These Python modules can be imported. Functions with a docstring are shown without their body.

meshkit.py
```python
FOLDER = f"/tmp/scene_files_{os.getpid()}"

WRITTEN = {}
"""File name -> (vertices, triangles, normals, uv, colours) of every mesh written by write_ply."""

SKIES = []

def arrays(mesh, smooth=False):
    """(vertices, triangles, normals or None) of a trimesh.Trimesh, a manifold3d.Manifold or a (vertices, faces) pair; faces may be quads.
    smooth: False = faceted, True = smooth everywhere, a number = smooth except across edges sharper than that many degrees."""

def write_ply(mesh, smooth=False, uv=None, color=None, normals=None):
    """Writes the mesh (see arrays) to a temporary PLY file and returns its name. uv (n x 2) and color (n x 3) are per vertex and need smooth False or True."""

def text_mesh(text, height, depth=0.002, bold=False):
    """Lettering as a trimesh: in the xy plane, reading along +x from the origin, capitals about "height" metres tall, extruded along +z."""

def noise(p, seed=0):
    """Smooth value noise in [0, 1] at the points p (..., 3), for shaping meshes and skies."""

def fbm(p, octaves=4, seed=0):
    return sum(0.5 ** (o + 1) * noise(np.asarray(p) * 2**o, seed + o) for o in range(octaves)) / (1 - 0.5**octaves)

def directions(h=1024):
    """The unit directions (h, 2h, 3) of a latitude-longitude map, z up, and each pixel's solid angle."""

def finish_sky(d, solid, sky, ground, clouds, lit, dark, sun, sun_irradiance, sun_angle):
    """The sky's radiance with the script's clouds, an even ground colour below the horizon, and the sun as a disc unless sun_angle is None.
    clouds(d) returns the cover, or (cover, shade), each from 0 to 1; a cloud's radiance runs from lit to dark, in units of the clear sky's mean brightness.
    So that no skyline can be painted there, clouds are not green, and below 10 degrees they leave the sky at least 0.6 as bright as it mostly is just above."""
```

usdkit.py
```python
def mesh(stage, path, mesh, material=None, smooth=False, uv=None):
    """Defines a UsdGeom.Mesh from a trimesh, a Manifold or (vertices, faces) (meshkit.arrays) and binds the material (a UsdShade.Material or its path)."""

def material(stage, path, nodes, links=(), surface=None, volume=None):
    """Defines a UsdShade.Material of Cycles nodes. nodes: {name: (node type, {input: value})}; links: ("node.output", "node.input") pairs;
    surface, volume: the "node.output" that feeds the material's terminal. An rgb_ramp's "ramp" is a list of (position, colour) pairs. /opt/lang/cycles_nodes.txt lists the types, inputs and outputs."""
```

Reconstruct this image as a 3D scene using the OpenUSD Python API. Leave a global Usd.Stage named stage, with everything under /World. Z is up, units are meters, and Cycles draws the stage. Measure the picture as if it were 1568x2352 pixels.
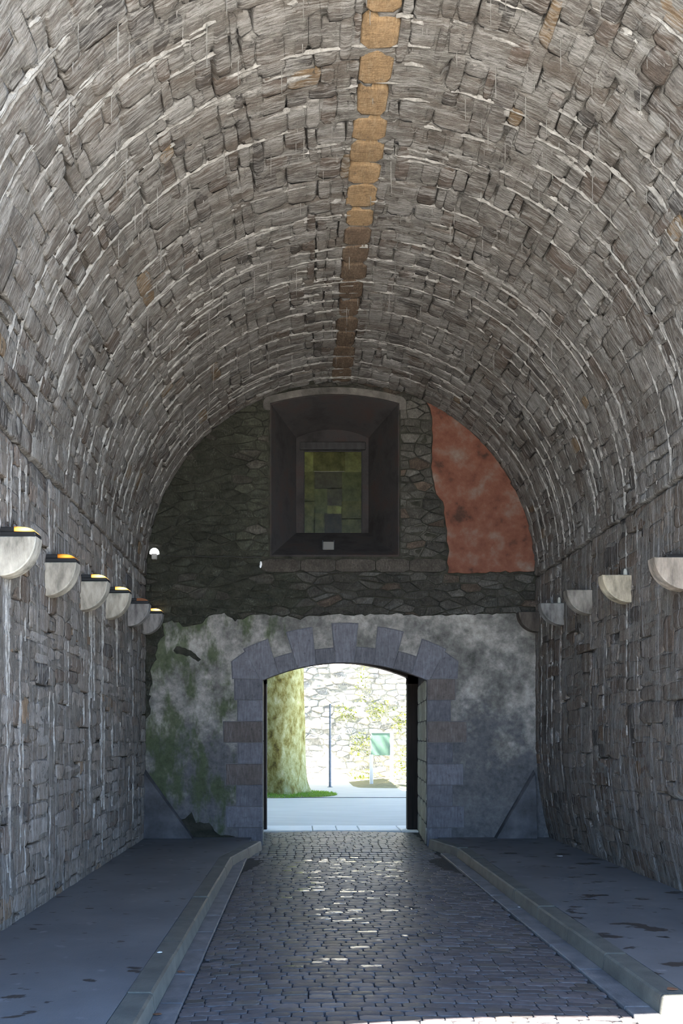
import math, random
import numpy as np, trimesh, manifold3d as m3, usdkit, meshkit
import shapely
from shapely.geometry import Polygon, LineString, Point, box as sbox
from shapely import affinity
from scipy.spatial import Voronoi
from pxr import Usd, UsdGeom, UsdLux, UsdShade, Gf, Sdf, Vt
PI = math.pi
R = random.Random(11)
NR = np.random.default_rng(11)
stage = Usd.Stage.CreateInMemory()
UsdGeom.SetStageUpAxis(stage, 'Z')
UsdGeom.Xform.Define(stage, '/World')
UsdGeom.Scope.Define(stage, '/World/Looks')

# ------------------------------------------------------------------ camera
W, H, FPX, VX, VY, EYE = 1568, 2352, 1900.0, 690.0, 1692.0, 1.6
cam = UsdGeom.Camera.Define(stage, '/World/camera')
cam.AddTranslateOp().Set(Gf.Vec3d(0, 0, EYE))
cam.AddRotateXOp().Set(90.0)
cam.CreateHorizontalApertureAttr(24.0)
cam.CreateVerticalApertureAttr(36.0)
cam.CreateFocalLengthAttr(FPX / W * 24.0)
cam.CreateHorizontalApertureOffsetAttr((W / 2 - VX) / W * 24.0)
cam.CreateVerticalApertureOffsetAttr((VY - H / 2) / W * 24.0)
cam.CreateExposureAttr(1.75)

# ------------------------------------------------------------------ sky and sun
SUN = np.array([1.0, 0.21, -math.tan(math.radians(56)) * 1.022])      # the way the light travels
usdkit.material(stage, '/World/Looks/sky', {
    's': ('sky_texture', {'sky_type': 'multiple_scattering', 'sun_disc': False, 'sun_elevation': math.radians(56), 'sun_rotation': math.radians(261), 'aerosol_density': 1.0}),
    'b': ('background_shader', {'strength': 0.112})}, [('s.color', 'b.color')], surface='b.background')
dome = UsdLux.DomeLight.Define(stage, '/World/sky')
UsdShade.MaterialBindingAPI.Apply(dome.GetPrim()).Bind(UsdShade.Material.Get(stage, '/World/Looks/sky'))
sun = UsdLux.DistantLight.Define(stage, '/World/sun')
sun.CreateIntensityAttr(8.0); sun.CreateNormalizeAttr(True)
sun.CreateColorAttr(Gf.Vec3f(1.0, 0.94, 0.84))
sun.CreateAngleAttr(0.53)
d = SUN / np.linalg.norm(SUN)
zax = -d; xax = np.cross([0, 1, 0], zax); xax /= np.linalg.norm(xax); yax = np.cross(zax, xax)
sun.AddTransformOp().Set(Gf.Matrix4d(*xax, 0, *yax, 0, *zax, 0, 0, 0, 20, 1))

# ------------------------------------------------------------------ helpers
D = 12.18                                   # face of the end wall
def px(x, y, Z=D):                          # pixel of the photograph at depth Z -> (x, z)
    return (x - VX) * Z / FPX, EYE + (VY - y) * Z / FPX
used = {}
def numbered(parent, name):
    k = (parent, name); n = used.get(k, 0); used[k] = n + 1
    return f'{parent}/{name}' if n == 0 else f'{parent}/{name}_{n:03d}'
def keys(prim, **kw):
    for k, v in kw.items():
        if v: prim.SetCustomDataByKey(k, v)
    return prim
def thing(name, label=None, cat=None, loc=(0, 0, 0), rotz=0, group=None, kind=None):
    x = UsdGeom.Xform.Define(stage, numbered('/World', name))
    if any(loc): x.AddTranslateOp().Set(Gf.Vec3d(*map(float, loc)))
    if rotz: x.AddRotateZOp().Set(math.degrees(rotz))
    return keys(x.GetPrim(), label=label, category=cat, group=group, kind=kind)
def normals(v, f):
    n = np.zeros_like(v); c = np.cross(v[f[:, 1]] - v[f[:, 0]], v[f[:, 2]] - v[f[:, 0]])
    for k in range(3): np.add.at(n, f[:, k], c)
    return n / np.maximum(np.linalg.norm(n, axis=1, keepdims=True), 1e-20)
def tri(f):
    f = np.asarray(f, int)
    return np.vstack([f[:, [0, 1, 2]], f[:, [0, 2, 3]]]) if f.shape[1] == 4 else f
def put(name, mesh, mat, parent=None, smooth=False, tone=None, flow=None, glow=None, label=None, cat=None, group=None, kind=None):
    """One Mesh prim. mesh: trimesh / Manifold / (v, f). tone: one colour or one per vertex; flow: n x 3."""
    path = numbered(str(parent.GetPath()) if parent else '/World', name)
    if smooth not in (True, False) and (flow is not None or glow is not None): smooth = False
    if smooth is True and isinstance(mesh, tuple):
        v, f = np.asarray(mesh[0], float), tri(mesh[1]); n = normals(v, f)
    else:
        v, f, n = meshkit.arrays(mesh, smooth)
    m = UsdGeom.Mesh.Define(stage, path)
    m.CreatePointsAttr(Vt.Vec3fArray.FromNumpy(v.astype(np.float32)))
    m.CreateFaceVertexCountsAttr(Vt.IntArray.FromNumpy(np.full(len(f), 3, np.int32)))
    m.CreateFaceVertexIndicesAttr(Vt.IntArray.FromNumpy(f.astype(np.int32).ravel()))
    m.CreateSubdivisionSchemeAttr('none')
    if n is not None:
        m.CreateNormalsAttr(Vt.Vec3fArray.FromNumpy(n.astype(np.float32))); m.SetNormalsInterpolation('vertex')
    api = UsdGeom.PrimvarsAPI(m)
    T = Sdf.ValueTypeNames
    if tone is not None:
        t = np.asarray(tone, np.float32)
        if t.ndim == 1: t = np.tile(t, (len(v), 1))
        api.CreatePrimvar('tone', T.Color3fArray, 'vertex').Set(Vt.Vec3fArray.FromNumpy(t))
    if flow is not None:
        api.CreatePrimvar('flow', T.Vector3fArray, 'vertex').Set(Vt.Vec3fArray.FromNumpy(np.asarray(flow, np.float32)))
    if glow is not None:
        api.CreatePrimvar('glow', T.FloatArray, 'vertex').Set(Vt.FloatArray.FromNumpy(np.asarray(glow, np.float32)))
    UsdShade.MaterialBindingAPI.Apply(m.GetPrim()).Bind(mat)
    return keys(m.GetPrim(), label=label, category=cat, group=group, kind=kind)
def bx(x0, x1, y0, y1, z0, z1, ch=0.0):
    """A box, its edges chamfered by ch."""
    x0, x1, y0, y1, z0, z1 = min(x0, x1), max(x0, x1), min(y0, y1), max(y0, y1), min(z0, z1), max(z0, z1)
    if ch <= 0:
        m = trimesh.creation.box((x1 - x0, y1 - y0, z1 - z0)); m.apply_translation(((x0 + x1) / 2, (y0 + y1) / 2, (z0 + z1) / 2)); return m
    pts = []
    for sx in (0, 1):
        for sy in (0, 1):
            for sz in (0, 1):
                c = [x1 if sx else x0, y1 if sy else y0, z1 if sz else z0]; s = [-1 if sx else 1, -1 if sy else 1, -1 if sz else 1]
                for k in range(3):
                    q = [c[i] + (0 if i == k else s[i] * ch) for i in range(3)]; pts.append(q)
    return trimesh.convex.convex_hull(np.array(pts))
def cat_m(ms): return trimesh.util.concatenate(ms)
def man(v, f):
    return m3.Manifold(m3.Mesh(vert_properties=np.asarray(v, np.float32), tri_verts=np.asarray(f, np.uint32)))
def prism(poly, y0, y1):
    """A shapely polygon in (x, z), extruded along y from y0 to y1."""
    out = []
    for g in getattr(poly, 'geoms', [poly]):
        if g.is_empty or g.area < 1e-6: continue
        m = trimesh.creation.extrude_polygon(g, y1 - y0, engine='earcut')
        v = np.array(m.vertices); m.vertices = np.stack([v[:, 0], y1 - v[:, 2], v[:, 1]], 1); out.append(m)
    return cat_m(out)
def loft(a, b, ya, yb):
    """Solid between two outlines of the same length in (x, z)."""
    a, b = np.asarray(a), np.asarray(b); n = len(a)
    v = np.vstack([np.c_[a[:, 0], np.full(n, ya), a[:, 1]], np.c_[b[:, 0], np.full(n, yb), b[:, 1]], [[a[:, 0].mean(), ya, a[:, 1].mean()]], [[b[:, 0].mean(), yb, b[:, 1].mean()]]])
    f = []
    for i in range(n):
        j = (i + 1) % n
        f += [(i, j, n + j), (i, n + j, n + i), (2 * n, j, i), (2 * n + 1, n + i, n + j)]
    m = trimesh.Trimesh(v, f, process=False)
    if m.volume < 0: m.invert()
    return man(m.vertices, m.faces)
def tube(pts, rad, sides=8):
    p = np.asarray(pts, float); t = np.gradient(p, axis=0); t /= np.linalg.norm(t, axis=1, keepdims=True) + 1e-12
    ref = np.where(np.abs(t[:, 2:]) < 0.9, [0, 0, 1.0], [1.0, 0, 0])
    a = np.cross(t, ref); a /= np.linalg.norm(a, axis=1, keepdims=True); b = np.cross(t, a)
    an = np.arange(sides) * 2 * PI / sides
    r = np.broadcast_to(rad, (len(p),))
    v = (p[:, None] + r[:, None, None] * (np.cos(an)[None, :, None] * a[:, None] + np.sin(an)[None, :, None] * b[:, None])).reshape(-1, 3)
    n = len(p); f = []
    for i in range(n - 1):
        for j in range(sides):
            k = (j + 1) % sides; f.append((i * sides + j, i * sides + k, (i + 1) * sides + k, (i + 1) * sides + j))
    f = tri(f); v = np.vstack([v, p[0], p[-1]])
    e = [(len(v) - 2, (j + 1) % sides, j) for j in range(sides)] + [(len(v) - 1, (n - 1) * sides + j, (n - 1) * sides + (j + 1) % sides) for j in range(sides)]
    m = trimesh.Trimesh(v, np.vstack([f, e]), process=False)
    if m.volume < 0: m.invert()
    return m
def lathe(profile, n=24, loc=(0, 0, 0)):
    m = trimesh.creation.revolve(np.asarray(profile, float), sections=n); m.apply_translation(loc); return m

# ------------------------------------------------------------------ materials
def mat(name, nodes, links, surface='p.BSDF'):
    return usdkit.material(stage, '/World/Looks/' + name, nodes, links, surface=surface)
def noisy(name, cols, scale, rough=0.85, bump=0.5, bscale=None, dist=0.02, stretch=(1, 1, 1), detail=6, spec=0.3, lo=0.3, hi=0.7):
    """Plain surface whose colour wanders over a ramp."""
    n = len(cols)
    return mat(name, {
        'g': ('geometry', {}), 'm': ('mapping', {'scale': stretch}),
        'n': ('noise_texture', {'scale': scale, 'detail': detail, 'roughness': 0.6}),
        'r': ('rgb_ramp', {'ramp': [(lo + (hi - lo) * i / max(n - 1, 1), c) for i, c in enumerate(cols)]}),
        'n2': ('noise_texture', {'scale': bscale or scale * 6, 'detail': 5, 'roughness': 0.65}),
        'b': ('bump', {'strength': bump, 'distance': dist}),
        'p': ('principled_bsdf', {'roughness': rough, 'specular_ior_level': spec})},
        [('g.position', 'm.vector'), ('m.vector', 'n.vector'), ('n.fac', 'r.fac'), ('g.position', 'n2.vector'), ('n2.fac', 'b.height'), ('r.color', 'p.base_color'), ('b.normal', 'p.normal')])
def stone_mat(name, rough=0.9, lime=0.5, lime_lo=0.54, lime_hi=0.68, sy=13.0, ss=0.9, bump=0.8, lime_col=(0.40, 0.39, 0.375), vary=0.5, dark=0.5, brown=None):
    """Stones: each has its own tone; grain, and lime run down along the flow (arc length, y, height)."""
    return mat(name, {
        't': ('attribute', {'attribute': 'tone'}), 'fl': ('attribute', {'attribute': 'flow'}), 'g': ('geometry', {}),
        'n1': ('noise_texture', {'scale': 9.0, 'detail': 7, 'roughness': 0.7}),
        'mr': ('map_range', {'from_min': 0.25, 'from_max': 0.75, 'to_min': 1 - vary, 'to_max': 1 + vary}),
        'mul': ('mix', {'mix_type': 'multiply', 'fac': 1.0}),
        'mp': ('mapping', {'scale': (ss, sy, 4.0)}),
        'n2': ('noise_texture', {'scale': 1.0, 'detail': 8, 'roughness': 0.72, 'distortion': 0.4}),
        'mpb': ('mapping', {'scale': (ss * 0.8, sy * 0.45, 1.0), 'location': (3.0, 5.0, 1.0)}), 'nb': ('noise_texture', {'scale': 1.0, 'detail': 7, 'roughness': 0.7}),
        'mrb': ('map_range', {'from_min': 0.45, 'from_max': 0.65, 'to_min': 0.0, 'to_max': 0.5 if brown else 0.0, 'clamp': True}), 'mxb': ('mix', {'color2': brown or (0, 0, 0)}),
        'mpf': ('mapping', {'scale': (ss * 5.0, sy * 8.0, 8.0)}), 'nf': ('noise_texture', {'scale': 1.0, 'detail': 6, 'roughness': 0.7}),
        'mrf': ('map_range', {'from_min': 0.3, 'from_max': 0.7, 'to_min': -0.17, 'to_max': 0.17}), 'mrs': ('map_range', {'from_min': 0.3, 'from_max': 0.7, 'to_min': 1 - 0.8 * vary, 'to_max': 1 + 0.8 * vary}), 'mus': ('mix', {'mix_type': 'multiply', 'fac': 1.0}), 'af': ('math', {'math_type': 'add'}),
        'mr2': ('map_range', {'from_min': lime_lo, 'from_max': lime_hi, 'to_min': 0.0, 'to_max': lime, 'clamp': True}),
        'n9': ('noise_texture', {'scale': 13.0, 'detail': 7, 'roughness': 0.72}), 'mr9': ('map_range', {'from_min': 0.585, 'from_max': 0.67, 'to_min': 0.0, 'to_max': dark, 'clamp': True}), 'mx9': ('mix', {'color2': (0.035, 0.033, 0.032)}),
        'mx': ('mix', {'color2': lime_col}),
        'mp3': ('mapping', {'scale': (14.0, 60.0, 14.0)}),
        'n3': ('noise_texture', {'scale': 1.0, 'detail': 6, 'roughness': 0.7}),
        'n4': ('noise_texture', {'scale': 28.0, 'detail': 6, 'roughness': 0.7}),
        'ad': ('math', {'math_type': 'add'}),
        'b': ('bump', {'strength': bump, 'distance': 0.02}),
        'p': ('principled_bsdf', {'roughness': rough, 'specular_ior_level': 0.25})},
        [('g.position', 'n1.vector'), ('n1.fac', 'mr.value'), ('t.color', 'mul.color1'), ('mr.result', 'mul.color2'),
         ('fl.vector', 'mp.vector'), ('mp.vector', 'n2.vector'), ('fl.vector', 'mpf.vector'), ('mpf.vector', 'nf.vector'), ('nf.fac', 'mrf.value'), ('n2.fac', 'af.value1'), ('mrf.result', 'af.value2'), ('af.value', 'mr2.value'), ('mr2.result', 'mx.fac'), ('fl.vector', 'mpb.vector'), ('mpb.vector', 'nb.vector'), ('nb.fac', 'mrb.value'), ('mrb.result', 'mxb.fac'), ('nf.fac', 'mrs.value'), ('mul.color', 'mus.color1'), ('mrs.result', 'mus.color2'), ('mus.color', 'mxb.color1'), ('mxb.color', 'mx.color1'),
         ('g.position', 'n9.vector'), ('n9.fac', 'mr9.value'), ('mx.color', 'mx9.color1'), ('mr9.result', 'mx9.fac'),
         ('fl.vector', 'mp3.vector'), ('mp3.vector', 'n3.vector'), ('g.position', 'n4.vector'), ('n3.fac', 'ad.value1'), ('n4.fac', 'ad.value2'), ('ad.value', 'b.height'),
         ('mx9.color', 'p.base_color'), ('b.normal', 'p.normal')])
def flat(name, col, rough=0.6, metallic=0.0, spec=0.5):
    return mat(name, {'p': ('principled_bsdf', {'base_color': col, 'roughness': rough, 'metallic': metallic, 'specular_ior_level': spec})}, [])
M = {}
M['vault'] = stone_mat('vault_stone', lime=0.85, lime_lo=0.47, lime_hi=0.66, sy=9.0, ss=1.3, bump=1.0, dark=0.8, lime_col=(0.285, 0.283, 0.280), brown=(0.085, 0.062, 0.046))
M['wall'] = stone_mat('wall_stone', lime=0.75, lime_lo=0.52, lime_hi=0.66, sy=15.0, ss=0.55, bump=1.0, dark=0.9, lime_col=(0.34, 0.34, 0.345), brown=(0.12, 0.088, 0.066))
M['key'] = stone_mat('keystone_ochre', lime=0.35, lime_lo=0.5, lime_hi=0.7, sy=3.0, ss=16.0, lime_col=(0.26, 0.215, 0.155), vary=0.35)
M['bed'] = noisy('mortar_bed', [(0.03, 0.028, 0.026), (0.13, 0.125, 0.118), (0.19, 0.183, 0.175), (0.28, 0.27, 0.26)], 9, 0.95, 0.9, 40)
M['lime'] = noisy('lime_crust', [(0.13, 0.125, 0.12), (0.24, 0.235, 0.228), (0.36, 0.355, 0.35)], 14, 0.9, 0.9, 60)
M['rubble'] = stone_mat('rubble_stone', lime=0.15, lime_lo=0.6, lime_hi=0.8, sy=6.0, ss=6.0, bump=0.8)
M['rubble_bed'] = noisy('rubble_bed', [(0.010, 0.010, 0.008), (0.028, 0.029, 0.022), (0.050, 0.048, 0.040)], 6, 0.95, 0.8, 30)
M['dressed'] = stone_mat('dressed_stone', lime=0.25, lime_lo=0.55, lime_hi=0.75, sy=5.0, ss=1.2, bump=0.25, lime_col=(0.25, 0.26, 0.30), vary=0.3)
M['spur'] = noisy('spur_stone', [(0.035, 0.037, 0.042), (0.075, 0.078, 0.088), (0.12, 0.125, 0.14)], 3.0, 0.85, 0.5, 25)
M['joint'] = noisy('dressed_joint', [(0.10, 0.10, 0.115), (0.16, 0.16, 0.17)], 5, 0.9, 0.2, 30)
M['core'] = noisy('rough_masonry', [(0.05, 0.048, 0.045), (0.10, 0.095, 0.09), (0.16, 0.15, 0.14)], 4, 0.95, 0.8, 25)
M['recess'] = noisy('recess_plaster', [(0.018, 0.016, 0.017), (0.036, 0.034, 0.036), (0.045, 0.030, 0.028)], 3, 0.95, 0.5, 30)
M['sett'] = mat('sett', {
    't': ('attribute', {'attribute': 'tone'}), 'g': ('geometry', {}),
    'n1': ('noise_texture', {'scale': 25.0, 'detail': 5, 'roughness': 0.65}),
    'mr': ('map_range', {'from_min': 0.25, 'from_max': 0.75, 'to_min': 0.7, 'to_max': 1.3}),
    'mul': ('mix', {'mix_type': 'multiply', 'fac': 1.0}),
    'rr': ('map_range', {'from_min': 0.3, 'from_max': 0.7, 'to_min': 0.34, 'to_max': 0.58}),
    'n2': ('noise_texture', {'scale': 60.0, 'detail': 4}), 'b': ('bump', {'strength': 0.25, 'distance': 0.006}),
    'p': ('principled_bsdf', {'specular_ior_level': 0.5})},
    [('g.position', 'n1.vector'), ('n1.fac', 'mr.value'), ('n1.fac', 'rr.value'), ('t.color', 'mul.color1'), ('mr.result', 'mul.color2'), ('mul.color', 'p.base_color'),
     ('rr.result', 'p.roughness'), ('g.position', 'n2.vector'), ('n2.fac', 'b.height'), ('b.normal', 'p.normal')])
M['sett_wet'] = mat('polished_sett', {'t': ('attribute', {'attribute': 'tone'}), 'g': ('geometry', {}), 'n': ('noise_texture', {'scale': 13.0, 'detail': 4, 'roughness': 0.6}), 'mr': ('map_range', {'from_min': 0.46, 'from_max': 0.56, 'to_min': 0.07, 'to_max': 0.45, 'clamp': True}), 'p': ('principled_bsdf', {'specular_ior_level': 0.6})}, [('t.color', 'p.base_color'), ('g.position', 'n.vector'), ('n.fac', 'mr.value'), ('mr.result', 'p.roughness')])
M['sett_bed'] = noisy('sett_bed', [(0.02, 0.02, 0.022), (0.05, 0.048, 0.045)], 20, 0.9, 0.5, 80)
def pave(name, lo, sc):
  return mat(name, {
    'g': ('geometry', {}), 'n': ('noise_texture', {'scale': 1.3, 'detail': 6, 'roughness': 0.6}),
    'r': ('rgb_ramp', {'ramp': [(0.3, (0.085, 0.088, 0.096)), (0.7, (0.135, 0.138, 0.147))]}),
    'm': ('mapping', {'scale': sc}), 'n2': ('noise_texture', {'scale': 1.6, 'detail': 4, 'roughness': 0.55}),
    'mr': ('map_range', {'from_min': lo, 'from_max': lo + 0.025, 'to_min': 0, 'to_max': 0.85, 'clamp': True}),
    'mx': ('mix', {'color2': (0.022, 0.014, 0.010)}),
    'n4': ('noise_texture', {'scale': 5.0, 'detail': 4}), 'mr4': ('map_range', {'from_min': 0.66, 'from_max': 0.74, 'to_min': 0, 'to_max': 0.35, 'clamp': True}), 'mx4': ('mix', {'color2': (0.3, 0.3, 0.31)}),
    'n3': ('noise_texture', {'scale': 90.0, 'detail': 4}), 'b': ('bump', {'strength': 0.35, 'distance': 0.006}),
    'p': ('principled_bsdf', {'roughness': 0.62, 'specular_ior_level': 0.45})},
    [('g.position', 'n.vector'), ('n.fac', 'r.fac'), ('g.position', 'm.vector'), ('m.vector', 'n2.vector'), ('n2.fac', 'mr.value'), ('mr.result', 'mx.fac'), ('r.color', 'mx.color1'),
     ('g.position', 'n4.vector'), ('n4.fac', 'mr4.value'), ('mr4.result', 'mx4.fac'), ('mx.color', 'mx4.color1'),
     ('mx4.color', 'p.base_color'), ('g.position', 'n3.vector'), ('n3.fac', 'b.height'), ('b.normal', 'p.normal')])
M['asphalt'] = pave('footway_asphalt', 0.645, (3.2, 5.5, 1))
M['asphalt_stained'] = pave('stained_footway_asphalt', 0.60, (2.0, 3.2, 1))
M['kerb'] = noisy('kerb_stone', [(0.06, 0.063, 0.060), (0.09, 0.093, 0.085), (0.12, 0.122, 0.108)], 6, 0.6, 0.4, 60, spec=0.5)
M['gutter'] = noisy('gutter_stone', [(0.07, 0.072, 0.08), (0.12, 0.12, 0.13), (0.17, 0.17, 0.175)], 6, 0.6, 0.4, 60, spec=0.5)
M['plaster'] = mat('stained_plaster', {
    'g': ('geometry', {}), 'sx': ('separate_xyz', {}),
    'n': ('noise_texture', {'scale': 2.2, 'detail': 8, 'roughness': 0.68}),
    'r': ('rgb_ramp', {'ramp': [(0.30, (0.065, 0.066, 0.062)), (0.47, (0.155, 0.152, 0.146)), (0.58, (0.27, 0.26, 0.245)), (0.75, (0.38, 0.37, 0.355))]}),
    # algae, thickest towards the left
    'xm': ('map_range', {'from_min': -2.3, 'from_max': 1.2, 'to_min': 0.13, 'to_max': -0.10}),
    'ms': ('mapping', {'scale': (2.6, 1.0, 1.1)}), 'n2': ('noise_texture', {'scale': 1.5, 'detail': 7, 'roughness': 0.65}),
    'a': ('math', {'math_type': 'add'}), 'mr': ('map_range', {'from_min': 0.53, 'from_max': 0.66, 'to_min': 0, 'to_max': 0.85, 'clamp': True}),
    'mx': ('mix', {'color2': (0.055, 0.075, 0.035)}),
    # bluish damp render on the lower part
    'n5': ('noise_texture', {'scale': 1.6, 'detail': 7, 'roughness': 0.65}), 'zm': ('map_range', {'from_min': 0.2, 'from_max': 3.2, 'to_min': 0.22, 'to_max': -0.22}), 'a5': ('math', {'math_type': 'add'}),
    'mr5': ('map_range', {'from_min': 0.48, 'from_max': 0.60, 'to_min': 0, 'to_max': 0.8, 'clamp': True}), 'mx5': ('mix', {'color2': (0.082, 0.086, 0.098)}),
    'n6': ('noise_texture', {'scale': 11.0, 'detail': 7, 'roughness': 0.7}), 'mr6': ('map_range', {'from_min': 0.3, 'from_max': 0.7, 'to_min': 0.65, 'to_max': 1.35}), 'mx6': ('mix', {'mix_type': 'multiply', 'fac': 1.0}),
    'n3': ('noise_texture', {'scale': 16.0, 'detail': 7, 'roughness': 0.7}), 'b': ('bump', {'strength': 0.6, 'distance': 0.02}),
    'p': ('principled_bsdf', {'roughness': 0.92, 'specular_ior_level': 0.2})},
    [('g.position', 'n.vector'), ('n.fac', 'r.fac'), ('g.position', 'sx.vector'), ('sx.x', 'xm.value'), ('g.position', 'ms.vector'), ('ms.vector', 'n2.vector'), ('n2.fac', 'a.value1'), ('xm.result', 'a.value2'),
     ('a.value', 'mr.value'), ('g.position', 'n5.vector'), ('n5.fac', 'a5.value1'), ('sx.z', 'zm.value'), ('zm.result', 'a5.value2'), ('a5.value', 'mr5.value'),
     ('mr5.result', 'mx5.fac'), ('r.color', 'mx5.color1'), ('mx5.color', 'mx.color1'), ('mr.result', 'mx.fac'), ('g.position', 'n6.vector'), ('n6.fac', 'mr6.value'), ('mx.color', 'mx6.color1'), ('mr6.result', 'mx6.color2'),
     ('mx6.color', 'p.base_color'), ('g.position', 'n3.vector'), ('n3.fac', 'b.height'), ('b.normal', 'p.normal')])
M['orange'] = noisy('orange_plaster', [(0.05, 0.026, 0.02), (0.115, 0.046, 0.031), (0.145, 0.062, 0.043), (0.16, 0.105, 0.085), (0.19, 0.16, 0.145)], 3.6, 0.92, 0.6, 20, detail=9, lo=0.3, hi=0.72)
M['corbel'] = mat('corbel_stone', {'t': ('attribute', {'attribute': 'tone'}), 'g': ('geometry', {}), 'm': ('mapping', {'scale': (9.0, 9.0, 3.0)}), 'n': ('noise_texture', {'scale': 1.0, 'detail': 7, 'roughness': 0.65}),
    'mr': ('map_range', {'from_min': 0.3, 'from_max': 0.7, 'to_min': 0.35, 'to_max': 1.6}), 'x': ('mix', {'mix_type': 'multiply', 'fac': 1.0}), 'n2': ('noise_texture', {'scale': 40.0, 'detail': 6}), 'b': ('bump', {'strength': 0.35, 'distance': 0.01}),
    'p': ('principled_bsdf', {'roughness': 0.85, 'specular_ior_level': 0.25})}, [('g.position', 'm.vector'), ('m.vector', 'n.vector'), ('n.fac', 'mr.value'), ('t.color', 'x.color1'), ('mr.result', 'x.color2'), ('x.color', 'p.base_color'), ('g.position', 'n2.vector'), ('n2.fac', 'b.height'), ('b.normal', 'p.normal')])
M['black'] = flat('black_metal', (0.012, 0.012, 0.013), 0.35)
M['white'] = flat('white_plastic', (0.75, 0.75, 0.77), 0.4)
M['dome_lit'] = mat('lit_white_dome', {'p': ('principled_bsdf', {'base_color': (0.8, 0.8, 0.82), 'roughness': 0.4, 'emission_color': (0.95, 0.97, 1.0), 'emission_strength': 0.45})}, [])
M['grey_plastic'] = flat('grey_plastic', (0.28, 0.27, 0.26), 0.5)
M['sooty_plastic'] = flat('sooty_plastic', (0.10, 0.10, 0.10), 0.6)
M['pale_plastic'] = flat('pale_plastic', (0.30, 0.30, 0.27), 0.6)
M['cable'] = flat('black_cable', (0.01, 0.01, 0.01), 0.5)
M['timber'] = noisy('dark_timber', [(0.012, 0.009, 0.008), (0.03, 0.023, 0.02)], 3, 0.8, 0.4, 30, stretch=(8, 8, 0.6))
M['frame'] = noisy('old_window_frame', [(0.02, 0.02, 0.022), (0.04, 0.04, 0.043)], 5, 0.8, 0.3, 40, stretch=(3, 3, 0.7))
def lamp_mat(name, k, col0, col1):
    return mat(name, {'a': ('attribute', {'attribute': 'glow'}), 'r': ('rgb_ramp', {'ramp': [(0.0, col0), (0.55, tuple(0.5 * (p + q) for p, q in zip(col0, col1))), (1.0, col1)]}), 'e': ('emission', {'strength': k})},
        [('a.fac', 'r.fac'), ('r.color', 'e.color')], surface='e.emission')
M['lens'] = lamp_mat('amber_lens_lit', 1.7, (0.20, 0.045, 0.0), (1.0, 0.66, 0.18))
M['lens_dim'] = lamp_mat('amber_lens_dim', 0.6, (0.16, 0.032, 0.0), (1.0, 0.50, 0.08))
M['lens_off'] = flat('amber_lens_off', (0.16, 0.06, 0.02), 0.3)
def pane_mat(name, col, tr):
    return mat(name, {'g': ('geometry', {}), 'n': ('noise_texture', {'scale': 7.0, 'detail': 6, 'roughness': 0.7}), 'mr': ('map_range', {'from_min': 0.3, 'from_max': 0.7, 'to_min': 0.45, 'to_max': 1.5}),
        'm': ('mix', {'mix_type': 'multiply', 'fac': 1.0, 'color1': tr}), 't': ('translucent_bsdf', {}), 'p': ('principled_bsdf', {'base_color': col, 'roughness': 0.35}), 'x': ('mix_closure', {'fac': 0.5})},
        [('g.position', 'n.vector'), ('n.fac', 'mr.value'), ('mr.result', 'm.color2'), ('m.color', 't.color'), ('t.BSDF', 'x.closure1'), ('p.BSDF', 'x.closure2')], surface='x.closure')
M['far_ground'] = noisy('far_asphalt', [(0.58, 0.55, 0.49), (0.66, 0.63, 0.57)], 1.5, 0.8, 0.2, 60, stretch=(0.5, 2, 1))
M['near_ground'] = noisy('pale_paving', [(0.34, 0.33, 0.31), (0.44, 0.43, 0.40)], 3, 0.85, 0.2, 60)
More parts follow.
